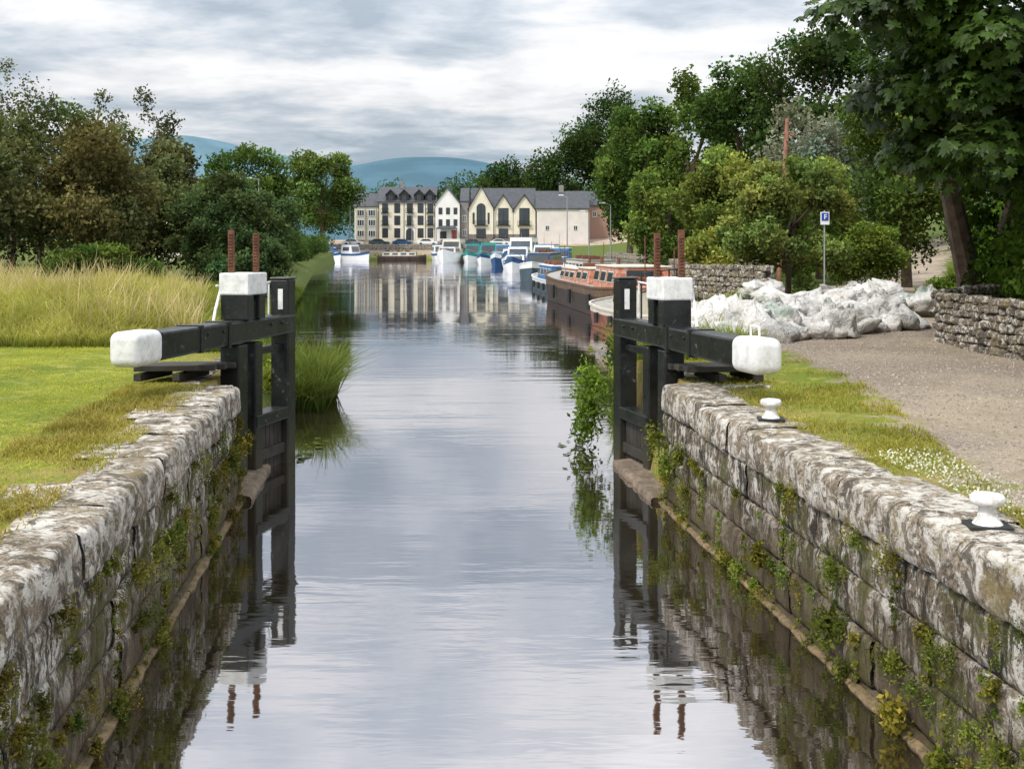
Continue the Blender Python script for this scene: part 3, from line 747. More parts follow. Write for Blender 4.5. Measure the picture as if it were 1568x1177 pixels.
grass_patch('verge_grass', 30000, lambda Y: (Rw(Y) + .45, np.interp(Y, *GXL) + .15), (5.5, 18.5), (.03, .10), (.007, .013), (.3, 1.0), ((.10, .15, .02), (.22, .19, .04)), ((.25, .33, .04), (.54, .43, .12)), 63, (2.4, -.1))
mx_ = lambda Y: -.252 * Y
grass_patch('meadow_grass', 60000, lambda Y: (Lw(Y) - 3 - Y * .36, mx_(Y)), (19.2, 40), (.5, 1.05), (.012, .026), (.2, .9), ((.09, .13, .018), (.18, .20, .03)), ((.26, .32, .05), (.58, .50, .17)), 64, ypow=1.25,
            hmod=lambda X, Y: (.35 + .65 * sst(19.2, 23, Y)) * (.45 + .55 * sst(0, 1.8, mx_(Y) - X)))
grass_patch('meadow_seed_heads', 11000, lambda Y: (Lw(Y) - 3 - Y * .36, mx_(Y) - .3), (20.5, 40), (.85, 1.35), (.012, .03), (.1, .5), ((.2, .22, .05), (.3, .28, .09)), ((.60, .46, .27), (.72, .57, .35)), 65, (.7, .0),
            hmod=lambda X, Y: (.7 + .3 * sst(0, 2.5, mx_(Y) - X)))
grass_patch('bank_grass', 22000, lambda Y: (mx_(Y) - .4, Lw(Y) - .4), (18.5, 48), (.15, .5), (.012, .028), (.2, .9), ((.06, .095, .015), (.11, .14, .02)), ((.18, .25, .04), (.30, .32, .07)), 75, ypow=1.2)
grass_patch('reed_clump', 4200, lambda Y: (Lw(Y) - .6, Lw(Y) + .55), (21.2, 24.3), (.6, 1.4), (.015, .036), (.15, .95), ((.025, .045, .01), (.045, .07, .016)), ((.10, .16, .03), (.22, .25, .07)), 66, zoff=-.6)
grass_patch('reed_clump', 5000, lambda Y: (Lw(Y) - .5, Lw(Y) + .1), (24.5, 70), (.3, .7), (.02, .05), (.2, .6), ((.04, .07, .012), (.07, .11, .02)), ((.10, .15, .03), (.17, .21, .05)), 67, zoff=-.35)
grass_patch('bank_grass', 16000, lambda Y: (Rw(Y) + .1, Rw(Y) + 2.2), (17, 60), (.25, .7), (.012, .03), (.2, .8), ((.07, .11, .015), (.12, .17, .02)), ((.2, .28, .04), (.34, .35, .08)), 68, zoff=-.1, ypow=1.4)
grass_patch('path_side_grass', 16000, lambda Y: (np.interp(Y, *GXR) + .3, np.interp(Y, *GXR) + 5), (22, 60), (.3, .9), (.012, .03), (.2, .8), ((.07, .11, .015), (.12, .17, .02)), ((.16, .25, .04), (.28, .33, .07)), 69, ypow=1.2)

def weeds(name, sites, col1, col2, seed):
    global rng; rng = np.random.default_rng(seed); Vs = []; Cs = []
    for (p, nrm, s, n, lf) in sites:
        D = unit(rng.normal(size=(n, 3)) * [1, 1, .9] + np.array(nrm) * .9 + [0, 0, -.35]); rad = rng.random((n, 1)) ** .6
        P = np.array(p) + D * rad * s * np.array([.75, .75, 1.1]) * (1 + .35 * np.sin(D[:, 1:2] * 7) * np.sin(D[:, 2:] * 6))
        V, _ = leaves(P, rng.uniform(.6, 1.4, n) * lf, .5); Vs.append(V)
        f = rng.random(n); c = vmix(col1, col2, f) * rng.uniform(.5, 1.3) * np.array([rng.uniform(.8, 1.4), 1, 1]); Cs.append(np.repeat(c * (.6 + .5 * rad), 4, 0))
    V = np.concatenate(Vs); np_mesh(name, V, np.arange(len(V)).reshape(-1, 4), [M_LEAF], col=np.concatenate(Cs))
r = random.Random(21)
def wsites(a0, nx, N, y0):
    out = []
    for i in range(N):
        Y = y0 + (13.7 - y0) * r.random(); z = r.choice([1.04, .72, .72, .40, .40, .08, .08]) + r.uniform(-.04, .04)
        s = r.uniform(.03, .11) if r.random() < .75 else r.uniform(.11, .2)
        out.append(((a0 - .1022 * Y + nx * .02, Y, z), (nx, .1, 0), s, int(60 + 1500 * s), r.uniform(.014, .03)))
        if r.random() < .35:
            for q in range(5): out.append(((a0 - .1022 * Y + nx * .015, Y + r.uniform(-.05, .05), z - .09 * (q + 1)), (nx, 0, 0), .05, 60, .02))
    return out
sites = wsites(-1.78, 1, 105, 4.5)
for Y in (13.3, 13.6, 12.4, 9.0, 8.6): sites.append(((-1.78 - .1022 * Y + .04, Y, .75), (1, .1, 0), .2, 300, .035))
weeds('wall_weeds', sites, (.07, .10, .02), (.22, .22, .05), 71)
sites = wsites(3.16, -1, 90, 5)
for Y, z, s in ((13.6, .8, .24), (13.2, .6, .2), (12.6, .75, .15), (8.3, .35, .2), (7.2, .15, .15), (6.6, .1, .15), (9.9, .4, .12)): sites.append(((3.16 - .1022 * Y - .05, Y, z), (-1, .1, 0), s, 320, .045))
weeds('wall_weeds', sites, (.08, .12, .02), (.25, .27, .05), 72)
weeds('bankside_plants', [((1.25, 17.3, 1.0), (-1, -.3, 0), .45, 800, .075), ((1.2, 17.0, .65), (-1, -.3, 0), .40, 600, .08), ((1.15, 17.5, .3), (-1, -.3, 0), .35, 350, .08), ((1.7, 18, 1.4), (-1, 0, 0), .4, 500, .07),
                          ((-3.75, 18, 1.0), (1, 0, 0), .35, 500, .06)], (.08, .13, .02), (.18, .26, .04), 73)
rngf = np.random.default_rng(5)
N = 900; Y = rngf.uniform(6.8, 9.2, N); X = Rw(Y) + .55 + rngf.random(N) * .5
rng = rngf; P = np.stack([X, Y, H(X, Y) + rngf.uniform(.03, .08, N)], 1); V, Q = leaves(P, .02, .9)
np_mesh('clover_flowers', V, Q, [M_LEAF], col=np.tile([.7, .7, .6], (len(V), 1)))
N = 60; Y = np.concatenate([rngf.uniform(16.2, 18.5, N), rngf.uniform(15.8, 18, N)]); X = np.concatenate([rngf.normal(-2.95, .12, N), rngf.normal(.95, .15, N)])
V = []; Q = []
for i in range(0, 2 * N, 3):
    o = len(V); s = rngf.uniform(.03, .09); t = rngf.uniform(0, 6)
    for q in range(4): V.append((X[i] + s * math.cos(t + q * 1.57), Y[i] + s * math.sin(t + q * 1.57), .006 + .01 * (q % 2)))
    Q.append((o, o + 1, o + 2, o + 3))
np_mesh('floating_pondweed', V, Q, [M_LEAF], col=np.tile([.09, .11, .03], (len(V), 1)))

# ------------------------------------------------------------------ buildings
M_SLATE = simple('slate_roof', (.075, .08, .09), .6, .3, 1.5, .3)
M_CREAM = simple('cream_render', (.76, .70, .56), .8, .1, .5, .1)
M_WREN = simple('white_render', (.80, .78, .74), .8, .1, .5, .1)
M_PINK = simple('pinkish_render', (.70, .64, .60), .8, .12, .5, .1)
M_GREYR = simple('grey_render', (.26, .24, .23), .8, .2, .5, .1)
M_FRAME = simple('dark_window_frame', (.03, .028, .028), .5, .2)
M_GLASS = simple('window_glass', (.05, .06, .07), .1, .3, .6, .02, spec=.8)
M_WF = simple('white_window_frame', (.7, .7, .68), .5, .1)
M_RBR = simple('red_brick_paint', (.35, .10, .07), .7, .3)
M_STONEB = simple('rubble_base', (.22, .19, .16), .9, .5, 2, .5)

def gable_x(par, name, x0, x1, y0, y1, ze, zr, ov=.35, th=.25, m=M_SLATE):
    ym = (y0 + y1) / 2; mb = MB()
    for ya, sg in ((y0, -1), (y1, 1)):
        dz = (zr - ze) / abs(ym - ya) * ov
        mb.prism([(x0 - ov, ya + sg * ov, ze - dz + .02), (x0 - ov, ym, zr + .02), (x0 - ov, ym, zr + th), (x0 - ov, ya + sg * ov, ze - dz + th)], (x1 - x0 + 2 * ov, 0, 0))
    mb.obj(name, [m], par)
def gable_y(par, name, x0, x1, y0, y1, ze, zr, ov=.3, th=.22, m=M_SLATE):
    xm = (x0 + x1) / 2; mb = MB()
    for xa, sg in ((x0, -1), (x1, 1)):
        dz = (zr - ze) / abs(xm - xa) * ov
        mb.prism([(xa + sg * ov, y0 - ov, ze - dz + .02), (xm, y0 - ov, zr + .02), (xm, y0 - ov, zr + th), (xa + sg * ov, y0 - ov, ze - dz + th)], (0, y1 - y0 + 2 * ov, 0))
    mb.obj(name, [m], par)
def walls_x(par, x0, x1, y0, y1, zb, ze, zr, m):
    mb = MB(); ym = (y0 + y1) / 2
    mb.prism([(x0, y0, zb), (x0, y1, zb), (x0, y1, ze), (x0, ym, zr), (x0, y0, ze)], (x1 - x0, 0, 0)); mb.obj('walls', [m], par)
def walls_y(par, x0, x1, y0, y1, zb, ze, zr, m, name='walls'):
    mb = MB(); xm = (x0 + x1) / 2
    mb.prism([(x0, y0, zb), (x1, y0, zb), (x1, y0, ze), (xm, y0, zr), (x0, y0, ze)], (0, y1 - y0, 0)); mb.obj(name, [m], par)
def win(mbf, mbg, x, z, w, h, y, bars=1, arch=False):
    fr = .12
    if arch:
        def sh(w_, h_, z_): return [(x - w_ / 2, 0, z_), (x + w_ / 2, 0, z_), (x + w_ / 2, 0, z_ + h_ - w_ / 2)] + [(x + w_ / 2 * math.cos(t), 0, z_ + h_ - w_ / 2 + w_ / 2 * math.sin(t)) for t in [i * math.pi / 10 for i in range(1, 10)]] + [(x - w_ / 2, 0, z_ + h_ - w_ / 2)]
        mbf.prism([(a, y - .08, c) for a, b, c in sh(w, h, z)], (0, .2, 0)); mbg.prism([(a, y - .11, c) for a, b, c in sh(w - .3, h - .3, z + .15)], (0, .1, 0))
        mbf.box(x - .05, x + .05, y - .14, y, z + .1, z + h - .1)
    else:
        mbf.box(x - w / 2, x + w / 2, y - .08, y + .1, z, z + h); mbg.box(x - w / 2 + fr, x + w / 2 - fr, y - .1, y + .05, z + fr, z + h - fr)
        for i in range(bars): xx = x - w / 2 + w * (i + 1) / (bars + 1); mbf.box(xx - .04, xx + .04, y - .13, y, z + .05, z + h - .05)
def balcony(mb, x, z, w, y):
    mb.box(x - w / 2, x + w / 2, y - .55, y - .02, z - .1, z + .02)
    mb.box(x - w / 2, x + w / 2, y - .56, y - .5, z + .85, z + .93)
    n = int(w / .28)
    for i in range(n + 1): xx = x - w / 2 + w * i / n; mb.box(xx - .03, xx + .03, y - .55, y - .51, z, z + .86)

Y0 = 252.0
par = empty('apartment_building')
walls_x(par, -28.6, -16.6, Y0, Y0 + 11, 2.5, 12.4, 15.6, M_CREAM)
gable_x(par, 'roof', -28.6, -16.6, Y0, Y0 + 11, 12.4, 15.6)
f = MB(); gl = MB(); bl = MB(); dm = MB(); dr = MB(); sf = MB(); qn = MB()
for i, x in enumerate((-27.2, -24.6, -21.9, -19.6, -17.5)):
    for k, z in enumerate((4.7, 7.4, 10.0)):
        if k == 0 and i == 2:
            sf.box(x - 1.1, x + 1.1, Y0 - .12, Y0 + .1, 4.2, 7.0); win(f, gl, x, 4.2, 1.6, 2.5, Y0 - .1, 1, True); continue
        win(f, gl, x, z, 1.25, 2.0, Y0, 1)
        if k and i % 2 == 0: balcony(bl, x, z, 1.7, Y0)
for x in (-26.0, -23.1, -19.9, -17.6):
    dm.prism([(x - .95, Y0 - .1, 12.2), (x + .95, Y0 - .1, 12.2), (x + .95, Y0 - .1, 13.9), (x, Y0 - .1, 14.9), (x - .95, Y0 - .1, 13.9)], (0, 4.5, 0))
    dr.prism([(x - 1.2, Y0 - .3, 13.72), (x, Y0 - .3, 14.95), (x, Y0 - .3, 15.12), (x - 1.3, Y0 - .3, 13.82)], (0, 4.8, 0))
    dr.prism([(x + 1.2, Y0 - .3, 13.72), (x, Y0 - .3, 14.95), (x, Y0 - .3, 15.12), (x + 1.3, Y0 - .3, 13.82)], (0, 4.8, 0))
    win(f, gl, x, 12.5, 1.1, 1.35, Y0 - .1, 1)
for x in (-28.62, -23.2, -18.6): qn.box(x, x + .1, Y0 - .1, Y0, 4, 12.3)
f.obj('window_frames', [M_FRAME], par); gl.obj('windows', [M_GLASS], par); bl.obj('balconies', [M_FRAME], par); dm.obj('dormers', [M_FRAME], par); dr.obj('dormer_roofs', [M_SLATE], par); sf.obj('entrance_surround', [M_WREN], par); qn.obj('downpipes', [M_FRAME], par)
ch = MB(); ch.box(-24.4, -23.6, Y0 + 5, Y0 + 6, 14.5, 17); ch.obj('chimney', [M_GREYR], par)
par = empty('bay_windowed_house')
walls_x(par, -33.9, -28.75, Y0 + 1, Y0 + 10, 2.5, 11.4, 14.2, M_CREAM); gable_x(par, 'roof', -33.9, -28.9, Y0 + 1, Y0 + 10, 11.4, 14.2, .25)
f = MB(); gl = MB(); b = MB()
for x in (-32.5, -30.1):
    b.box(x - .95, x + .95, Y0 + .4, Y0 + 1.02, 4.2, 10.9)
    for z in (4.9, 7.2, 9.3): win(f, gl, x, z, 1.6, 1.4, Y0 + .4, 2)
f.obj('window_frames', [M_WF], par); gl.obj('windows', [M_GLASS], par); b.obj('bays', [simple('pale_grey_panel', (.5, .48, .42), .7)], par)
par = empty('white_town_house')
walls_y(par, -16.4, -11.2, Y0 - .6, Y0 + 12, 2.5, 11.9, 15.2, M_WREN); gable_y(par, 'roof', -16.4, -11.2, Y0 - .6, Y0 + 12, 11.9, 15.2)
f = MB(); gl = MB(); d = MB()
for x in (-15.3, -13.7, -12.1):
    for z in (7.2, 9.7): win(f, gl, x, z, .8, 1.4, Y0 - .6, 1)
win(f, gl, -14.7, 4.5, 1.4, 1.5, Y0 - .6, 1); d.box(-12.9, -11.9, Y0 - .7, Y0 - .5, 4.1, 6.3)
d.obj('door', [M_RBR], par); f.obj('window_frames', [M_FRAME], par); gl.obj('windows', [M_GLASS], par)
p = MB(); p.prism([(-16.2, Y0 - 2.2, 6.5), (-11.6, Y0 - 2.2, 6.5), (-12.3, Y0 - .62, 7.1), (-15.5, Y0 - .62, 7.1)], (0, 0, .15)); p.box(-16.1, -16.0, Y0 - 2.1, Y0 - 2.0, 3, 6.5); p.box(-11.8, -11.7, Y0 - 2.1, Y0 - 2.0, 3, 6.5); p.obj('porch', [M_SLATE], par)
par = empty('grey_link_house')
walls_x(par, -11.1, -9.35, Y0 + .5, Y0 + 10, 2.5, 12.4, 15.3, M_GREYR); gable_x(par, 'roof', -11.1, -9.4, Y0 + .5, Y0 + 10, 12.4, 15.3, .1)
f = MB(); gl = MB(); win(f, gl, -10.2, 5, .8, 1.5, Y0 + .5); win(f, gl, -10.2, 8, .8, 1.5, Y0 + .5); f.obj('window_frames', [M_WF], par); gl.obj('windows', [M_GLASS], par)
par = empty('gabled_waterfront_apartments')
f = MB(); gl = MB(); bl = MB(); tr = MB(); base = MB()
for i, (x0, x1, ze, zr, yo) in enumerate(((-9.2, -4.0, 11.0, 15.7, -1.2), (-3.9, .2, 10.6, 13.9, -.6), (.3, 5.0, 10.6, 13.9, -.6))):
    yf = Y0 + yo; walls_y(par, x0, x1, yf, Y0 + 6, 2.5, ze, zr, M_CREAM, 'gable_wall'); gable_y(par, 'gable_roof', x0, x1, yf, Y0 + 6, ze, zr, .3)
    xm = (x0 + x1) / 2; win(f, gl, xm, 7.4, 1.9 if i == 0 else 2.2, 4.6 if i == 0 else 3.6, yf, 1, i == 0)
    if i == 0: win(f, gl, xm - 1.6, 7.6, .4, 2.4, yf, 0); win(f, gl, xm + 1.6, 7.6, .4, 2.4, yf, 0)
    balcony(bl, xm, 7.3, 2.9, yf); base.box(x0 - .02, x1 + .02, yf - .06, Y0 + 2, 3.0, 5.4)
    win(f, gl, xm, 4.6, 2.0, 2.0, yf - .05, 2)
    tr.prism([(x0 - .1, yf - .34, ze - .3), (xm, yf - .34, zr - .18), (xm, yf - .34, zr), (x0 - .3, yf - .34, ze - .2)], (0, .06, 0)); tr.prism([(x1 + .1, yf - .34, ze - .3), (xm, yf - .34, zr - .18), (xm, yf - .34, zr), (x1 + .3, yf - .34, ze - .2)], (0, .06, 0))
f.obj('window_frames', [M_FRAME], par); gl.obj('windows', [M_GLASS], par); bl.obj('balconies', [M_FRAME], par); tr.obj('barge_boards', [M_FRAME], par); base.obj('stone_base', [M_STONEB], par)
walls_x(par, -8.8, 4.9, Y0 + 5.9, Y0 + 16, 2.5, 11.2, 15.6, M_WREN); gable_x(par, 'main_roof', -8.8, 4.9, Y0 + 5.9, Y0 + 16, 11.2, 15.6)
par = empty('long_rendered_warehouse')
walls_x(par, 5.3, 16.2, Y0 - 2, Y0 + 9, 1.5, 10.9, 14.6, M_PINK); gable_x(par, 'roof', 5.3, 16.2, Y0 - 2, Y0 + 9, 10.9, 14.6, .3)
ch = MB(); ch.box(10.2, 11.2, Y0 + 3, Y0 + 4, 14, 16.1); ch.obj('chimney', [M_GREYR], par)
f = MB(); gl = MB(); win(f, gl, 7.5, 6.2, .9, 1.1, Y0 - 2); win(f, gl, 13.5, 6.2, .9, 1.1, Y0 - 2); f.obj('window_frames', [M_WF], par); gl.obj('windows', [M_GLASS], par)
par = empty('brick_house')
walls_x(par, 16.6, 24, Y0 + 4, Y0 + 14, 1.5, 11.8, 14.8, simple('weathered_brick', (.36, .22, .17), .85)); gable_x(par, 'roof', 16.6, 24, Y0 + 4, Y0 + 14, 11.8, 14.8)
f = MB(); gl = MB()
for x in (18, 20.4, 22.6): win(f, gl, x, 9.2, .9, 1.3, Y0 + 4)
f.obj('window_frames', [M_WF], par); gl.obj('windows', [M_GLASS], par)
par = empty('hillside_cottage')
walls_x(par, -39.5, -36.2, 130, 137, 1.3, 9.4, 10.6, M_CREAM); gable_x(par, 'roof', -39.5, -36.2, 130, 137, 9.4, 10.6)
f = MB(); gl = MB(); win(f, gl, -38.6, 8, .7, .9, 130); win(f, gl, -37, 8, .7, .9, 130); f.obj('window_frames', [M_WF], par); gl.obj('windows', [M_GLASS], par)

# ------------------------------------------------------------------ boats
def boat(name, stern, bow, beam, fb, hull, cabin, kind='narrow', extra=None, stripe=None):
    par = empty(name); S = Vector((*stern, 0)); B = Vector((*bow, 0)); L = (B - S).length; u = (B - S) / L; nr_ = Vector((0, 0, 1)).cross(u)
    Zv = lambda z: Vector((0, 0, z)); n = 22; V = []; Q = []; mi = []
    def hw(t):
        if kind == 'narrow': return beam / 2 * (min(1, (.55 + t * 6) if t < .08 else 1) * (1 if t < .82 else max(.03, 1 - ((t - .82) / .18) ** 2.0)))
        return beam / 2 * (.9 + .1 * min(1, t * 4)) * (1 if t < .5 else max(.03, 1 - ((t - .5) / .5) ** 2.4))
    def sheer(t): return fb * (1 + (.35 if kind == 'narrow' else .45) * max(0, (t - .6) / .4) ** 2 + .06 * max(0, (.15 - t) / .15))
    k = 8
    for i in range(n + 1):
        t = i / n; w = hw(t); z = sheer(t); fl = .8 if kind != 'narrow' else .93
        prof = [(-w * fl * .8, -.3), (-w * fl, .02), (-w * .985, z * .72), (-w, z), (w, z), (w * .985, z * .72), (w * fl, .02), (w * fl * .8, -.3)]
        for pn, pz in prof: V.append(S + u * (t * L + (.04 * L * (pz / fb) * max(0, t - .8) * 2 if kind != 'narrow' else 0)) + nr_ * pn + Zv(pz))
    for i in range(n):
        for j in range(k - 1):
            a = i * k + j; Q.append((a, a + 1, a + k + 1, a + k)); mi.append(2 if j == 3 else (1 if j in (2, 4) else 0))
    for i in (0, n): b = i * k; Q += [(b, b + 1, b + 6, b + 7), (b + 1, b + 2, b + 5, b + 6), (b + 2, b + 3, b + 4, b + 5)]; mi += [0, 0, 1]
    np_mesh('hull', V, Q, [hull, stripe or hull, simple('boat_deck', (.35, .33, .30), .7)], midx=mi, parent=par)
    mb = MB()
    for sd in (-1, 1):
        for i in range(n):
            t0, t1 = i / n, (i + 1) / n
            mb.beam(S + u * t0 * L + nr_ * sd * hw(t0) + Zv(sheer(t0) + .03), S + u * t1 * L + nr_ * sd * hw(t1) + Zv(sheer(t1) + .03), .08, .08)
    mb.obj('gunwale', [stripe or hull], par)
    wins = MB(); cab = MB(); roof = MB(); fr = MB()
    for (t0, t1, ch, cf, sl) in cabin:
        w = beam * cf / 2; z0 = fb - .05; z1 = fb + ch; a = S + u * t0 * L; b = S + u * t1 * L
        base_ = [(a, -w), (b, -w), (b, w), (a, w)]; tw = w * .86
        vs = [p + nr_ * q + Zv(z0) for p, q in base_] + [a + u * .1 - nr_ * tw + Zv(z1), b - u * sl - nr_ * tw + Zv(z1), b - u * sl + nr_ * tw + Zv(z1), a + u * .1 + nr_ * tw + Zv(z1)]
        cab.add(vs, [(0, 1, 2, 3), (4, 7, 6, 5), (0, 4, 5, 1), (1, 5, 6, 2), (2, 6, 7, 3), (3, 7, 4, 0)])
        roof.obox((a + b - u * (sl - .1)) / 2 + Zv(z1 + .03), (b - a - u * sl) / 2, nr_ * (tw + .06), (0, 0, .035))
        nw = max(1, int((t1 - t0) * L / 1.6)); Lc = (t1 - t0) * L - sl
        for sd in (-1, 1):
            for i in range(nw):
                c = a + u * (.1 + Lc * (i + .5) / nw) + nr_ * sd * (w * .5 + tw * .5 + .012) + Zv(z0 + (z1 - z0) * .58)
                tilt = (nr_ * sd * (tw - w) + Zv(z1 - z0)).normalized()
                fr.obox(c, u * (Lc / nw * .33 + .05), nr_ * .012, tilt * ((z1 - z0) * .2 + .05)); wins.obox(c + nr_ * sd * .014, u * Lc / nw * .33, nr_ * .012, tilt * (z1 - z0) * .2)
        c = b - u * sl * .5 + u * .03 + Zv((z0 + z1) / 2 + .1); fd = (Zv(z1 - z0) - u * sl).normalized()
        wins.obox(c, nr_ * w * .75, fd * (z1 - z0) * .3, u * .02)
        c = a + u * .01 + Zv((z0 + z1) / 2 + .1); wins.obox(c, nr_ * w * .55, Zv((z1 - z0) * .28), u * .03)
    cm, rm = extra or (M_WF, M_WF)
    cab.obj('cabin', [cm], par, bevel=.03); roof.obj('cabin_roof', [rm], par, bevel=.02); fr.obj('window_frames', [simple('boat_frame', (.6, .6, .58), .4)], par); wins.obj('windows', [M_GLASS], par)
    if kind != 'narrow':
        rl = MB()
        pts = [S + u * t * L - nr_ * hw(t) * .95 + Zv(sheer(t) + .5) for t in (.55, .7, .85, .97)] + [S + u * t * L + nr_ * hw(t) * .95 + Zv(sheer(t) + .5) for t in (.97, .85, .7, .55)]
        for p, q in zip(pts[:-1], pts[1:]): rl.cyl(p, q, .025, .025, 6)
        for p in pts: rl.cyl(p - Zv(.5), p, .02, .02, 6)
        rl.cyl(S + u * .35 * L + Zv(fb + 1.2), S + u * .35 * L + Zv(fb + 3.2), .03, .015, 6)
        rl.obj('bow_rail', [simple('steel', (.5, .5, .5), .3, metal=.8)], par)
    else:
        x = MB()
        for t in (.3, .5, .66): x.cyl(S + u * t * L + Zv(fb + cabin[0][2]), S + u * t * L + Zv(fb + cabin[0][2] + .35), .07, .07, 8)
        for t in (.02, .96): x.cyl(S + u * t * L + Zv(fb), S + u * t * L + Zv(fb + .45), .05, .05, 8)
        x.cyl(S + u * .05 * L + Zv(fb), S + u * .05 * L + Zv(fb + 2.2), .025, .02, 6)
        for t in (.2, .42, .6): x.obox(S + u * t * L + nr_ * .2 + Zv(fb + cabin[-1][2] + .2), u * .4, nr_ * .3, (0, 0, .12))
        x.obj('deck_gear', [M_RUST], par)
        ft = MB()
        for t in (.15, .4, .65):
            for sd in (-1, 1): ft.cyl(S + u * t * L + nr_ * sd * (hw(t) + .1) + Zv(fb * .25), S + u * t * L + nr_ * sd * (hw(t) + .1) + Zv(fb * .8), .09, .09, 8)
        ft.obj('fenders', [simple('black_iron', (.03, .03, .03), .6, .4)], par)
    return par
H_BLK = simple('barge_black_hull', (.03, .027, .025), .6, .5, 2, .3, dirt=(.12, .06, .035))
H_BRN = simple('barge_rust_band', (.14, .085, .05), .7, .5, 3, .3, dirt=(.05, .04, .03))
H_RED = simple('barge_red_hull', (.26, .08, .05), .6, .4, 3, .3, dirt=(.08, .05, .04))
H_BLU = simple('blue_hull', (.03, .09, .22), .4, .3, 2, .1)
H_GRY = simple('slate_blue_hull', (.06, .09, .11), .5, .3, 2, .1)
H_WHT = simple('white_gelcoat', (.78, .79, .79), .3, .1, 1, .05)
C_ORG = simple('orange_red_cabin', (.52, .15, .07), .5, .3, 2, .1, dirt=(.6, .5, .42), dirt_amt=.8)
C_CRM = simple('cream_cabin', (.60, .55, .45), .5, .2, 2, .1)
C_BLU = simple('blue_canvas', (.03, .16, .38), .7, .3, 3, .2)
C_TEAL = simple('teal_canvas', (.03, .28, .25), .7, .3, 3, .2)
C_GRYR = simple('grey_roof_paint', (.28, .27, .26), .7, .3, 3, .2)
boat('canal_barge', (5.5, 46.5), (3.3, 69), 3.7, 1.2, H_BLK, [(.06, .28, .9, .7, .05), (.34, .5, .7, .72, .05), (.53, .76, .6, .7, .05)], 'narrow', extra=(C_ORG, C_CRM), stripe=H_BRN)
boat('red_work_boat', (5.3, 37.5), (4.0, 46.2), 2.6, .70, H_RED, [(.2, .62, .85, .72, .2)], 'narrow', extra=(C_CRM, C_ORG), stripe=C_CRM)
boat('moored_narrowboat', (5.9, 74), (4.5, 90), 2.6, 1.0, H_BLK, [(.08, .75, 1.0, .8, .1)], 'narrow', extra=(C_CRM, C_GRYR), stripe=C_ORG)
boat('moored_narrowboat', (3.3, 72), (2.3, 84), 2.2, .8, H_GRY, [(.08, .7, .9, .8, .1)], 'narrow', extra=(C_BLU, H_WHT), stripe=H_WHT)
boat('blue_narrowboat', (4.0, 116), (1.6, 97), 2.8, 1.2, H_GRY, [(.1, .7, 1.1, .82, .2)], 'narrow', extra=(H_BLU, C_GRYR), stripe=H_WHT)
boat('motor_cruiser', (5.4, 124), (4.0, 117), 2.6, 1.1, H_WHT, [(.05, .4, 1.6, .85, .5), (.4, .75, .7, .75, .6)], 'cruiser', extra=(C_BLU, H_WHT), stripe=H_BLU)
boat('motor_cruiser', (4.4, 136), (2.2, 127), 3.0, 1.3, H_WHT, [(.05, .42, 1.8, .88, .6), (.42, .8, .8, .8, 1.0)], 'cruiser', extra=(H_WHT, C_BLU), stripe=H_BLU)
boat('motor_cruiser', (1.0, 134), (.0, 126), 2.8, 1.2, H_WHT, [(.05, .42, 1.7, .88, .6), (.42, .8, .8, .8, 1.0)], 'cruiser', extra=(H_WHT, C_BLU), stripe=H_BLU)
boat('motor_cruiser', (2.2, 158), (-.6, 147), 3.8, 1.6, H_WHT, [(.05, .42, 2.4, .88, .6), (.42, .8, .9, .8, 1.0)], 'cruiser', extra=(H_WHT, H_WHT), stripe=H_BLU)
boat('motor_cruiser', (-.2, 174), (-2.4, 166), 3.2, 1.3, H_BLU, [(.05, .5, 1.8, .85, .5), (.5, .8, .7, .8, .8)], 'cruiser', extra=(C_BLU, H_WHT), stripe=H_WHT)
boat('motor_cruiser', (-2.6, 190), (-4.8, 181), 3.2, 1.2, H_WHT, [(.05, .55, 2.2, .88, .4)], 'cruiser', extra=(C_TEAL, C_TEAL), stripe=H_BLU)
boat('motor_cruiser', (-2.0, 205), (-4.4, 197), 3.2, 1.3, H_WHT, [(.05, .5, 1.9, .88, .4), (.5, .8, .8, .8, .6)], 'cruiser', extra=(H_WHT, C_BLU), stripe=H_BLU)
boat('motor_cruiser', (-10.0, 214), (-12.0, 204), 4.2, 1.6, H_WHT, [(.05, .45, 2.5, .88, .4), (.45, .78, 1.1, .8, .8)], 'cruiser', extra=(C_CRM, H_WHT), stripe=H_WHT)
boat('motor_cruiser', (-6.4, 214), (-7.8, 206), 3.2, 1.3, H_WHT, [(.05, .5, 2.0, .88, .4)], 'cruiser', extra=(C_TEAL, C_TEAL), stripe=C_TEAL)
boat('motor_cruiser', (-41, 242), (-35, 236), 3.8, 1.7, H_WHT, [(.05, .5, 2.2, .88, .5), (.5, .8, 1.0, .8, .8)], 'cruiser', extra=(H_WHT, C_BLU), stripe=H_BLU)
boat('motor_cruiser', (-37.5, 226), (-32.0, 219), 3.2, 1.2, H_WHT, [(.05, .5, 1.8, .88, .5)], 'cruiser', extra=(C_BLU, C_TEAL), stripe=H_BLU)
boat('motor_cruiser', (-34, 238), (-28.5, 234), 3.0, 1.3, H_WHT, [(.05, .5, 1.8, .88, .5)], 'cruiser', extra=(H_WHT, H_WHT), stripe=H_BLU)
boat('motor_cruiser', (-15.2, 240), (-13.6, 233), 3.0, 1.3, H_WHT, [(.05, .5, 1.8, .88, .5)], 'cruiser', extra=(H_WHT, C_BLU), stripe=H_BLU)
boat('dark_narrowboat', (-27.5, 241), (-17.5, 240.5), 2.6, .8, H_BLK, [(.1, .8, .9, .8, .1)], 'narrow', extra=(C_CRM, C_GRYR), stripe=H_BRN)

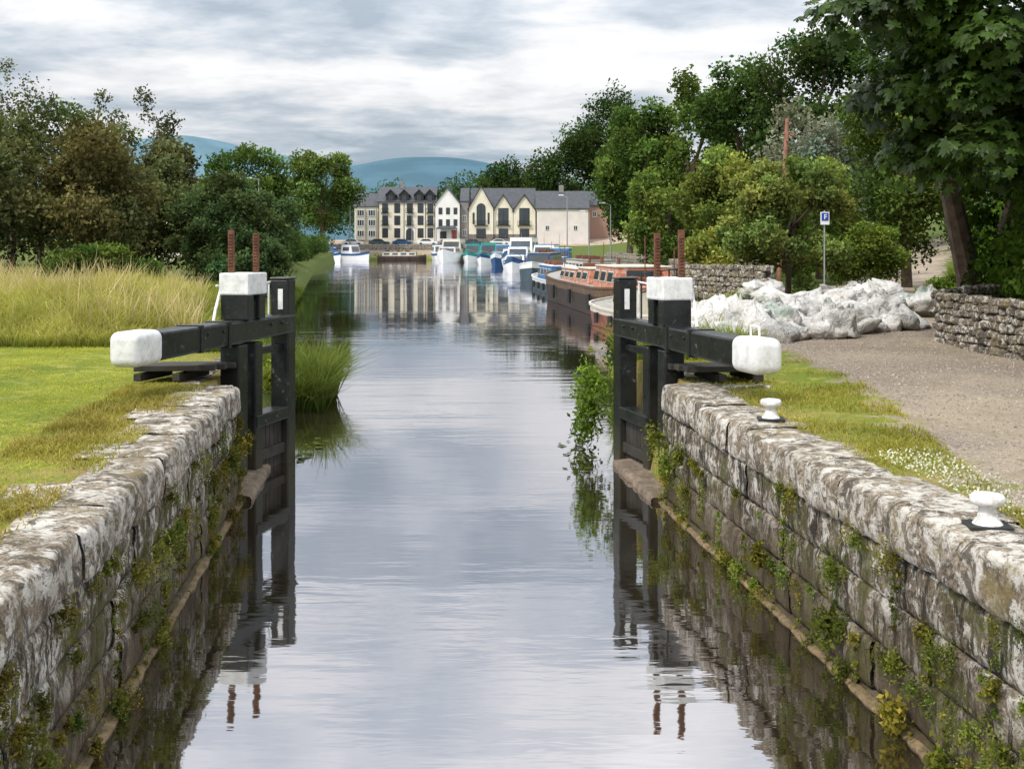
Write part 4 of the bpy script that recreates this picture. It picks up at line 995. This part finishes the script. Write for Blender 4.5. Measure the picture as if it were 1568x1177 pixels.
# ------------------------------------------------------------------ parked cars
def car(x, y, c, sg=1):
    par = empty('parked_car'); z = float(H(x, y)); body = MB(); gz = MB(); wh = MB(); L = 2.15
    side = [(-L, .35), (L, .35), (L, .75), (L * .93, .86), (1.05, .95), (.45, 1.42), (-1.0, 1.45), (-1.75, 1.0), (-L, .95)]
    body.prism([(x + sg * px, y - .85, z + pz) for px, pz in side], (0, 1.7, 0))
    glass = [(.9, .97), (.42, 1.36), (-.95, 1.38), (-1.55, 1.0)]
    gz.prism([(x + sg * px, y - .87, z + pz) for px, pz in glass], (0, 1.74, 0))
    for px in (-1.35, 1.35): wh.cyl((x + px, y - .88, z + .32), (x + px, y + .88, z + .32), .32, .32, 14)
    body.obj('body', [c], par, bevel=.06); gz.obj('side_windows', [M_GLASS], par); wh.obj('wheels', [simple('tyre', (.02, .02, .02), .8)], par)
for x, c in ((-33.5, H_WHT), (-28, H_GRY), (-23, H_BLU), (-17.8, H_WHT), (-13.5, C_GRYR), (-8, H_GRY), (-2.5, H_WHT)): car(x, 247.8, c)

# ------------------------------------------------------------------ poles, lamps, signs
M_POLE = simple('galvanised_pole', (.30, .31, .31), .5, .2)
def lamp(x, y, top, r=.07, arm=1.0, m=M_POLE, name='street_lamp'):
    par = empty(name); z = float(H(x, y)); mb = MB(); mb.cyl((x, y, z - .2), (x, y, top), r, r * .55, 10); mb.obj('pole', [m], par)
    mb = MB(); mb.cyl((x, y, top - .05), (x - arm, y, top + .15), .035, .03, 8); mb.obj('arm', [m], par)
    mb = MB(); mb.prism([(x - arm - .5, y - .12, top + .1), (x - arm + .1, y - .12, top + .08), (x - arm + .1, y - .12, top + .22), (x - arm - .4, y - .12, top + .24)], (0, .24, 0)); mb.obj('lamp_head', [M_WF], par, bevel=.03)
lamp(6.1, 130, 8.4, .09, .5); lamp(9.4, 112, 6.9, .08, .6); lamp(-34, 246.9, 11, .14, 1.2); lamp(-30.6, 142, 11.0, .10, .9); lamp(8.2, 125, 6.5, .08, .5); lamp(-21, 247, 9.5, .1)
def upole():
    par = empty('leaning_utility_pole'); mt = simple('reddish_pole', (.34, .16, .11), .8, .4, 6, .3)
    mb = MB(); mb.cyl((9.95, 44, 1), (10.3, 44, 7.75), .09, .07, 12); mb.obj('pole', [mt], par)
    mb = MB(); mb.beam((10.15, 44, 7.2), (10.55, 44, 7.15), .08, .08); mb.cyl((10.28, 43.9, 6.9), (10.28, 43.9, 7.25), .05, .05, 8); mb.obj('insulator_bracket', [mt], par)
upole()
par = empty('blue_information_sign'); sy = 35.0; sx = 9.3; mb = MB(); mb.cyl((sx, sy, 1.2), (sx, sy, 4.05), .022, .022, 10); mb.obj('pole', [M_POLE], par)
mb = MB(); mb.box(sx - .13, sx + .13, sy - .07, sy - .04, 3.62, 4.0); mb.obj('sign_board', [simple('sign_white', (.75, .75, .75), .4, .05)], par)
mb = MB(); mb.box(sx - .10, sx + .10, sy - .082, sy - .071, 3.74, 3.97); mb.obj('blue_panel', [simple('sign_blue', (.02, .06, .35), .4, .05)], par)
mb = MB(); mb.box(sx - .03, sx, sy - .092, sy - .083, 3.78, 3.93); mb.box(sx, sx + .05, sy - .092, sy - .083, 3.90, 3.93); mb.box(sx, sx + .05, sy - .092, sy - .083, 3.84, 3.87); mb.obj('letter', [M_WF], par)
par = empty('mooring_railing'); mb = MB()
for i in range(6):
    x = 3.3 + i * .45; y = 30 + i * 1.6; mb.cyl((x, y, 1.0), (x, y, 2.3), .025, .025, 8)
for z in (1.8, 2.28): mb.cyl((3.3, 30, z), (3.3 + 2.25, 38, z), .02, .02, 8)
mb.obj('rails_and_posts', [simple('black_iron', (.03, .03, .03), .6, .4)], par)

# ------------------------------------------------------------------ hills
def hill(name, Yd, prof, col, depth=1500):
    xs = np.linspace(prof[0][0], prof[-1][0], 140); zs = np.interp(xs, [p[0] for p in prof], [p[1] for p in prof])
    ker = np.ones(9) / 9; zs = np.convolve(np.pad(zs, 4, 'edge'), ker, 'valid')
    V = []; Q = []; nrw = 14
    for j in range(nrw):
        t = j / (nrw - 1); f = math.sin(t * math.pi * .5)
        for x, z in zip(xs, zs): V.append((x, Yd - depth * (1 - t), z * f + noise.noise(Vector((x * .003, t * 3, 0))) * 12 * math.sin(t * math.pi)))
    n = len(xs)
    for j in range(nrw - 1):
        for i in range(n - 1): Q.append((j * n + i, j * n + i + 1, (j + 1) * n + i + 1, (j + 1) * n + i))
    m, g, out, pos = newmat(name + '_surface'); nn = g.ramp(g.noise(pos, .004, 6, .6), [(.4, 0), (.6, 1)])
    principled(g, out, g.mix(nn, tuple(c * .82 for c in col), col), 1.0, None, 0)  # bluish distance haze is put into the hill's base colour
    np_mesh(name, V, Q, [m], smooth=True)
K = 10 / 3
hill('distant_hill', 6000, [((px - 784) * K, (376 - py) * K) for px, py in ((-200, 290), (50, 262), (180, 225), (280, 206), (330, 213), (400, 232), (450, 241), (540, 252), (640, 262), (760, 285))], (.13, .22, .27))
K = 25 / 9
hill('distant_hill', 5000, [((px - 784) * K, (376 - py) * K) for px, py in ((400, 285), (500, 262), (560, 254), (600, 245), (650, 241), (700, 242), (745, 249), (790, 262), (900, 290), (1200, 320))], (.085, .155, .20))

# ------------------------------------------------------------------ sky
W = bpy.data.worlds.new('World'); SC.world = W; W.use_nodes = True; nt = W.node_tree; nt.nodes.clear(); g = G(nt)
sun_el = math.radians(50); sun_dir = Vector((-.62, -.60, 0)).normalized(); az = math.atan2(sun_dir.x, sun_dir.y)
sky = g.n('ShaderNodeTexSky', {'sky_type': 'NISHITA', 'sun_disc': False, 'sun_elevation': sun_el, 'sun_rotation': az})
d = g.n('ShaderNodeTexCoord').outputs['Generated']; sp = g.n('ShaderNodeSeparateXYZ', None, {0: d}); z = g.math('MAXIMUM', sp.outputs[2], 0.0)
zz = g.math('ADD', z, .13)
pv = g.n('ShaderNodeCombineXYZ', None, {0: g.math('DIVIDE', sp.outputs[0], zz), 1: g.math('DIVIDE', sp.outputs[1], zz), 2: 0.0}).outputs[0]
pv = g.n('ShaderNodeVectorMath', {'operation': 'ADD'}, {0: pv, 1: (5.3, 2.6, 0)}).outputs[0]
c1 = g.noise(pv, .9, 4, .5, .3); c2 = g.noise(g.vmul(pv, (1, 1.2, 1)), 2.6, 5, .6, .2)
cl = g.math('ADD', g.math('MULTIPLY', c1, .6), g.math('MULTIPLY', c2, .4))
cloud = g.ramp(cl, [(.40, (.38, .44, .51)), (.47, (.55, .60, .66)), (.53, (.76, .77, .79)), (.59, (.90, .90, .90))])
low = g.ramp(z, [(.0, .95), (.05, .7), (.10, .0)])
cloud = g.mix(low, cloud, g.mix(g.ramp(c2, [(.4, 0), (.6, 1)]), (.28, .39, .49), (.58, .66, .73)))
boost = g.ramp(z, [(.0, .105), (.12, .112), (.24, .145), (.45, .22), (.8, .28)])   # an overcast sky is brightest overhead
bo = g.math('MULTIPLY', boost, 100.0)
cloudb = g.n('ShaderNodeVectorMath', {'operation': 'SCALE'}, {0: cloud, 'Scale': bo}).outputs[0]
skyc = g.mix(.92, sky.outputs[0], cloudb)
bg = g.n('ShaderNodeBackground', None, {'Color': skyc, 'Strength': .1}); wo = nt.nodes.new('ShaderNodeOutputWorld'); nt.links.new(bg.outputs[0], wo.inputs[0])
sl = bpy.data.lights.new('sun', 'SUN'); sl.energy = 2.9; sl.angle = math.radians(8); sl.color = (1, .95, .86)
so = bpy.data.objects.new('sun', sl); COL.objects.link(so)
vec = Vector((sun_dir.x * math.cos(sun_el), sun_dir.y * math.cos(sun_el), math.sin(sun_el)))
so.rotation_euler = (-vec).to_track_quat('-Z', 'Y').to_euler()

# ------------------------------------------------------------------ camera
cam = bpy.data.cameras.new('camera'); co = bpy.data.objects.new('camera', cam); COL.objects.link(co)
co.location = (0, 0, 3.0); co.rotation_euler = (math.radians(90), 0, 0)
cam.sensor_width = 36; cam.lens = 41.33; cam.shift_y = -.1355; cam.clip_end = 20000; cam.clip_start = .1
SC.camera = co
SC.view_settings.view_transform = 'Standard'; SC.view_settings.look = 'None'; SC.view_settings.exposure = 0
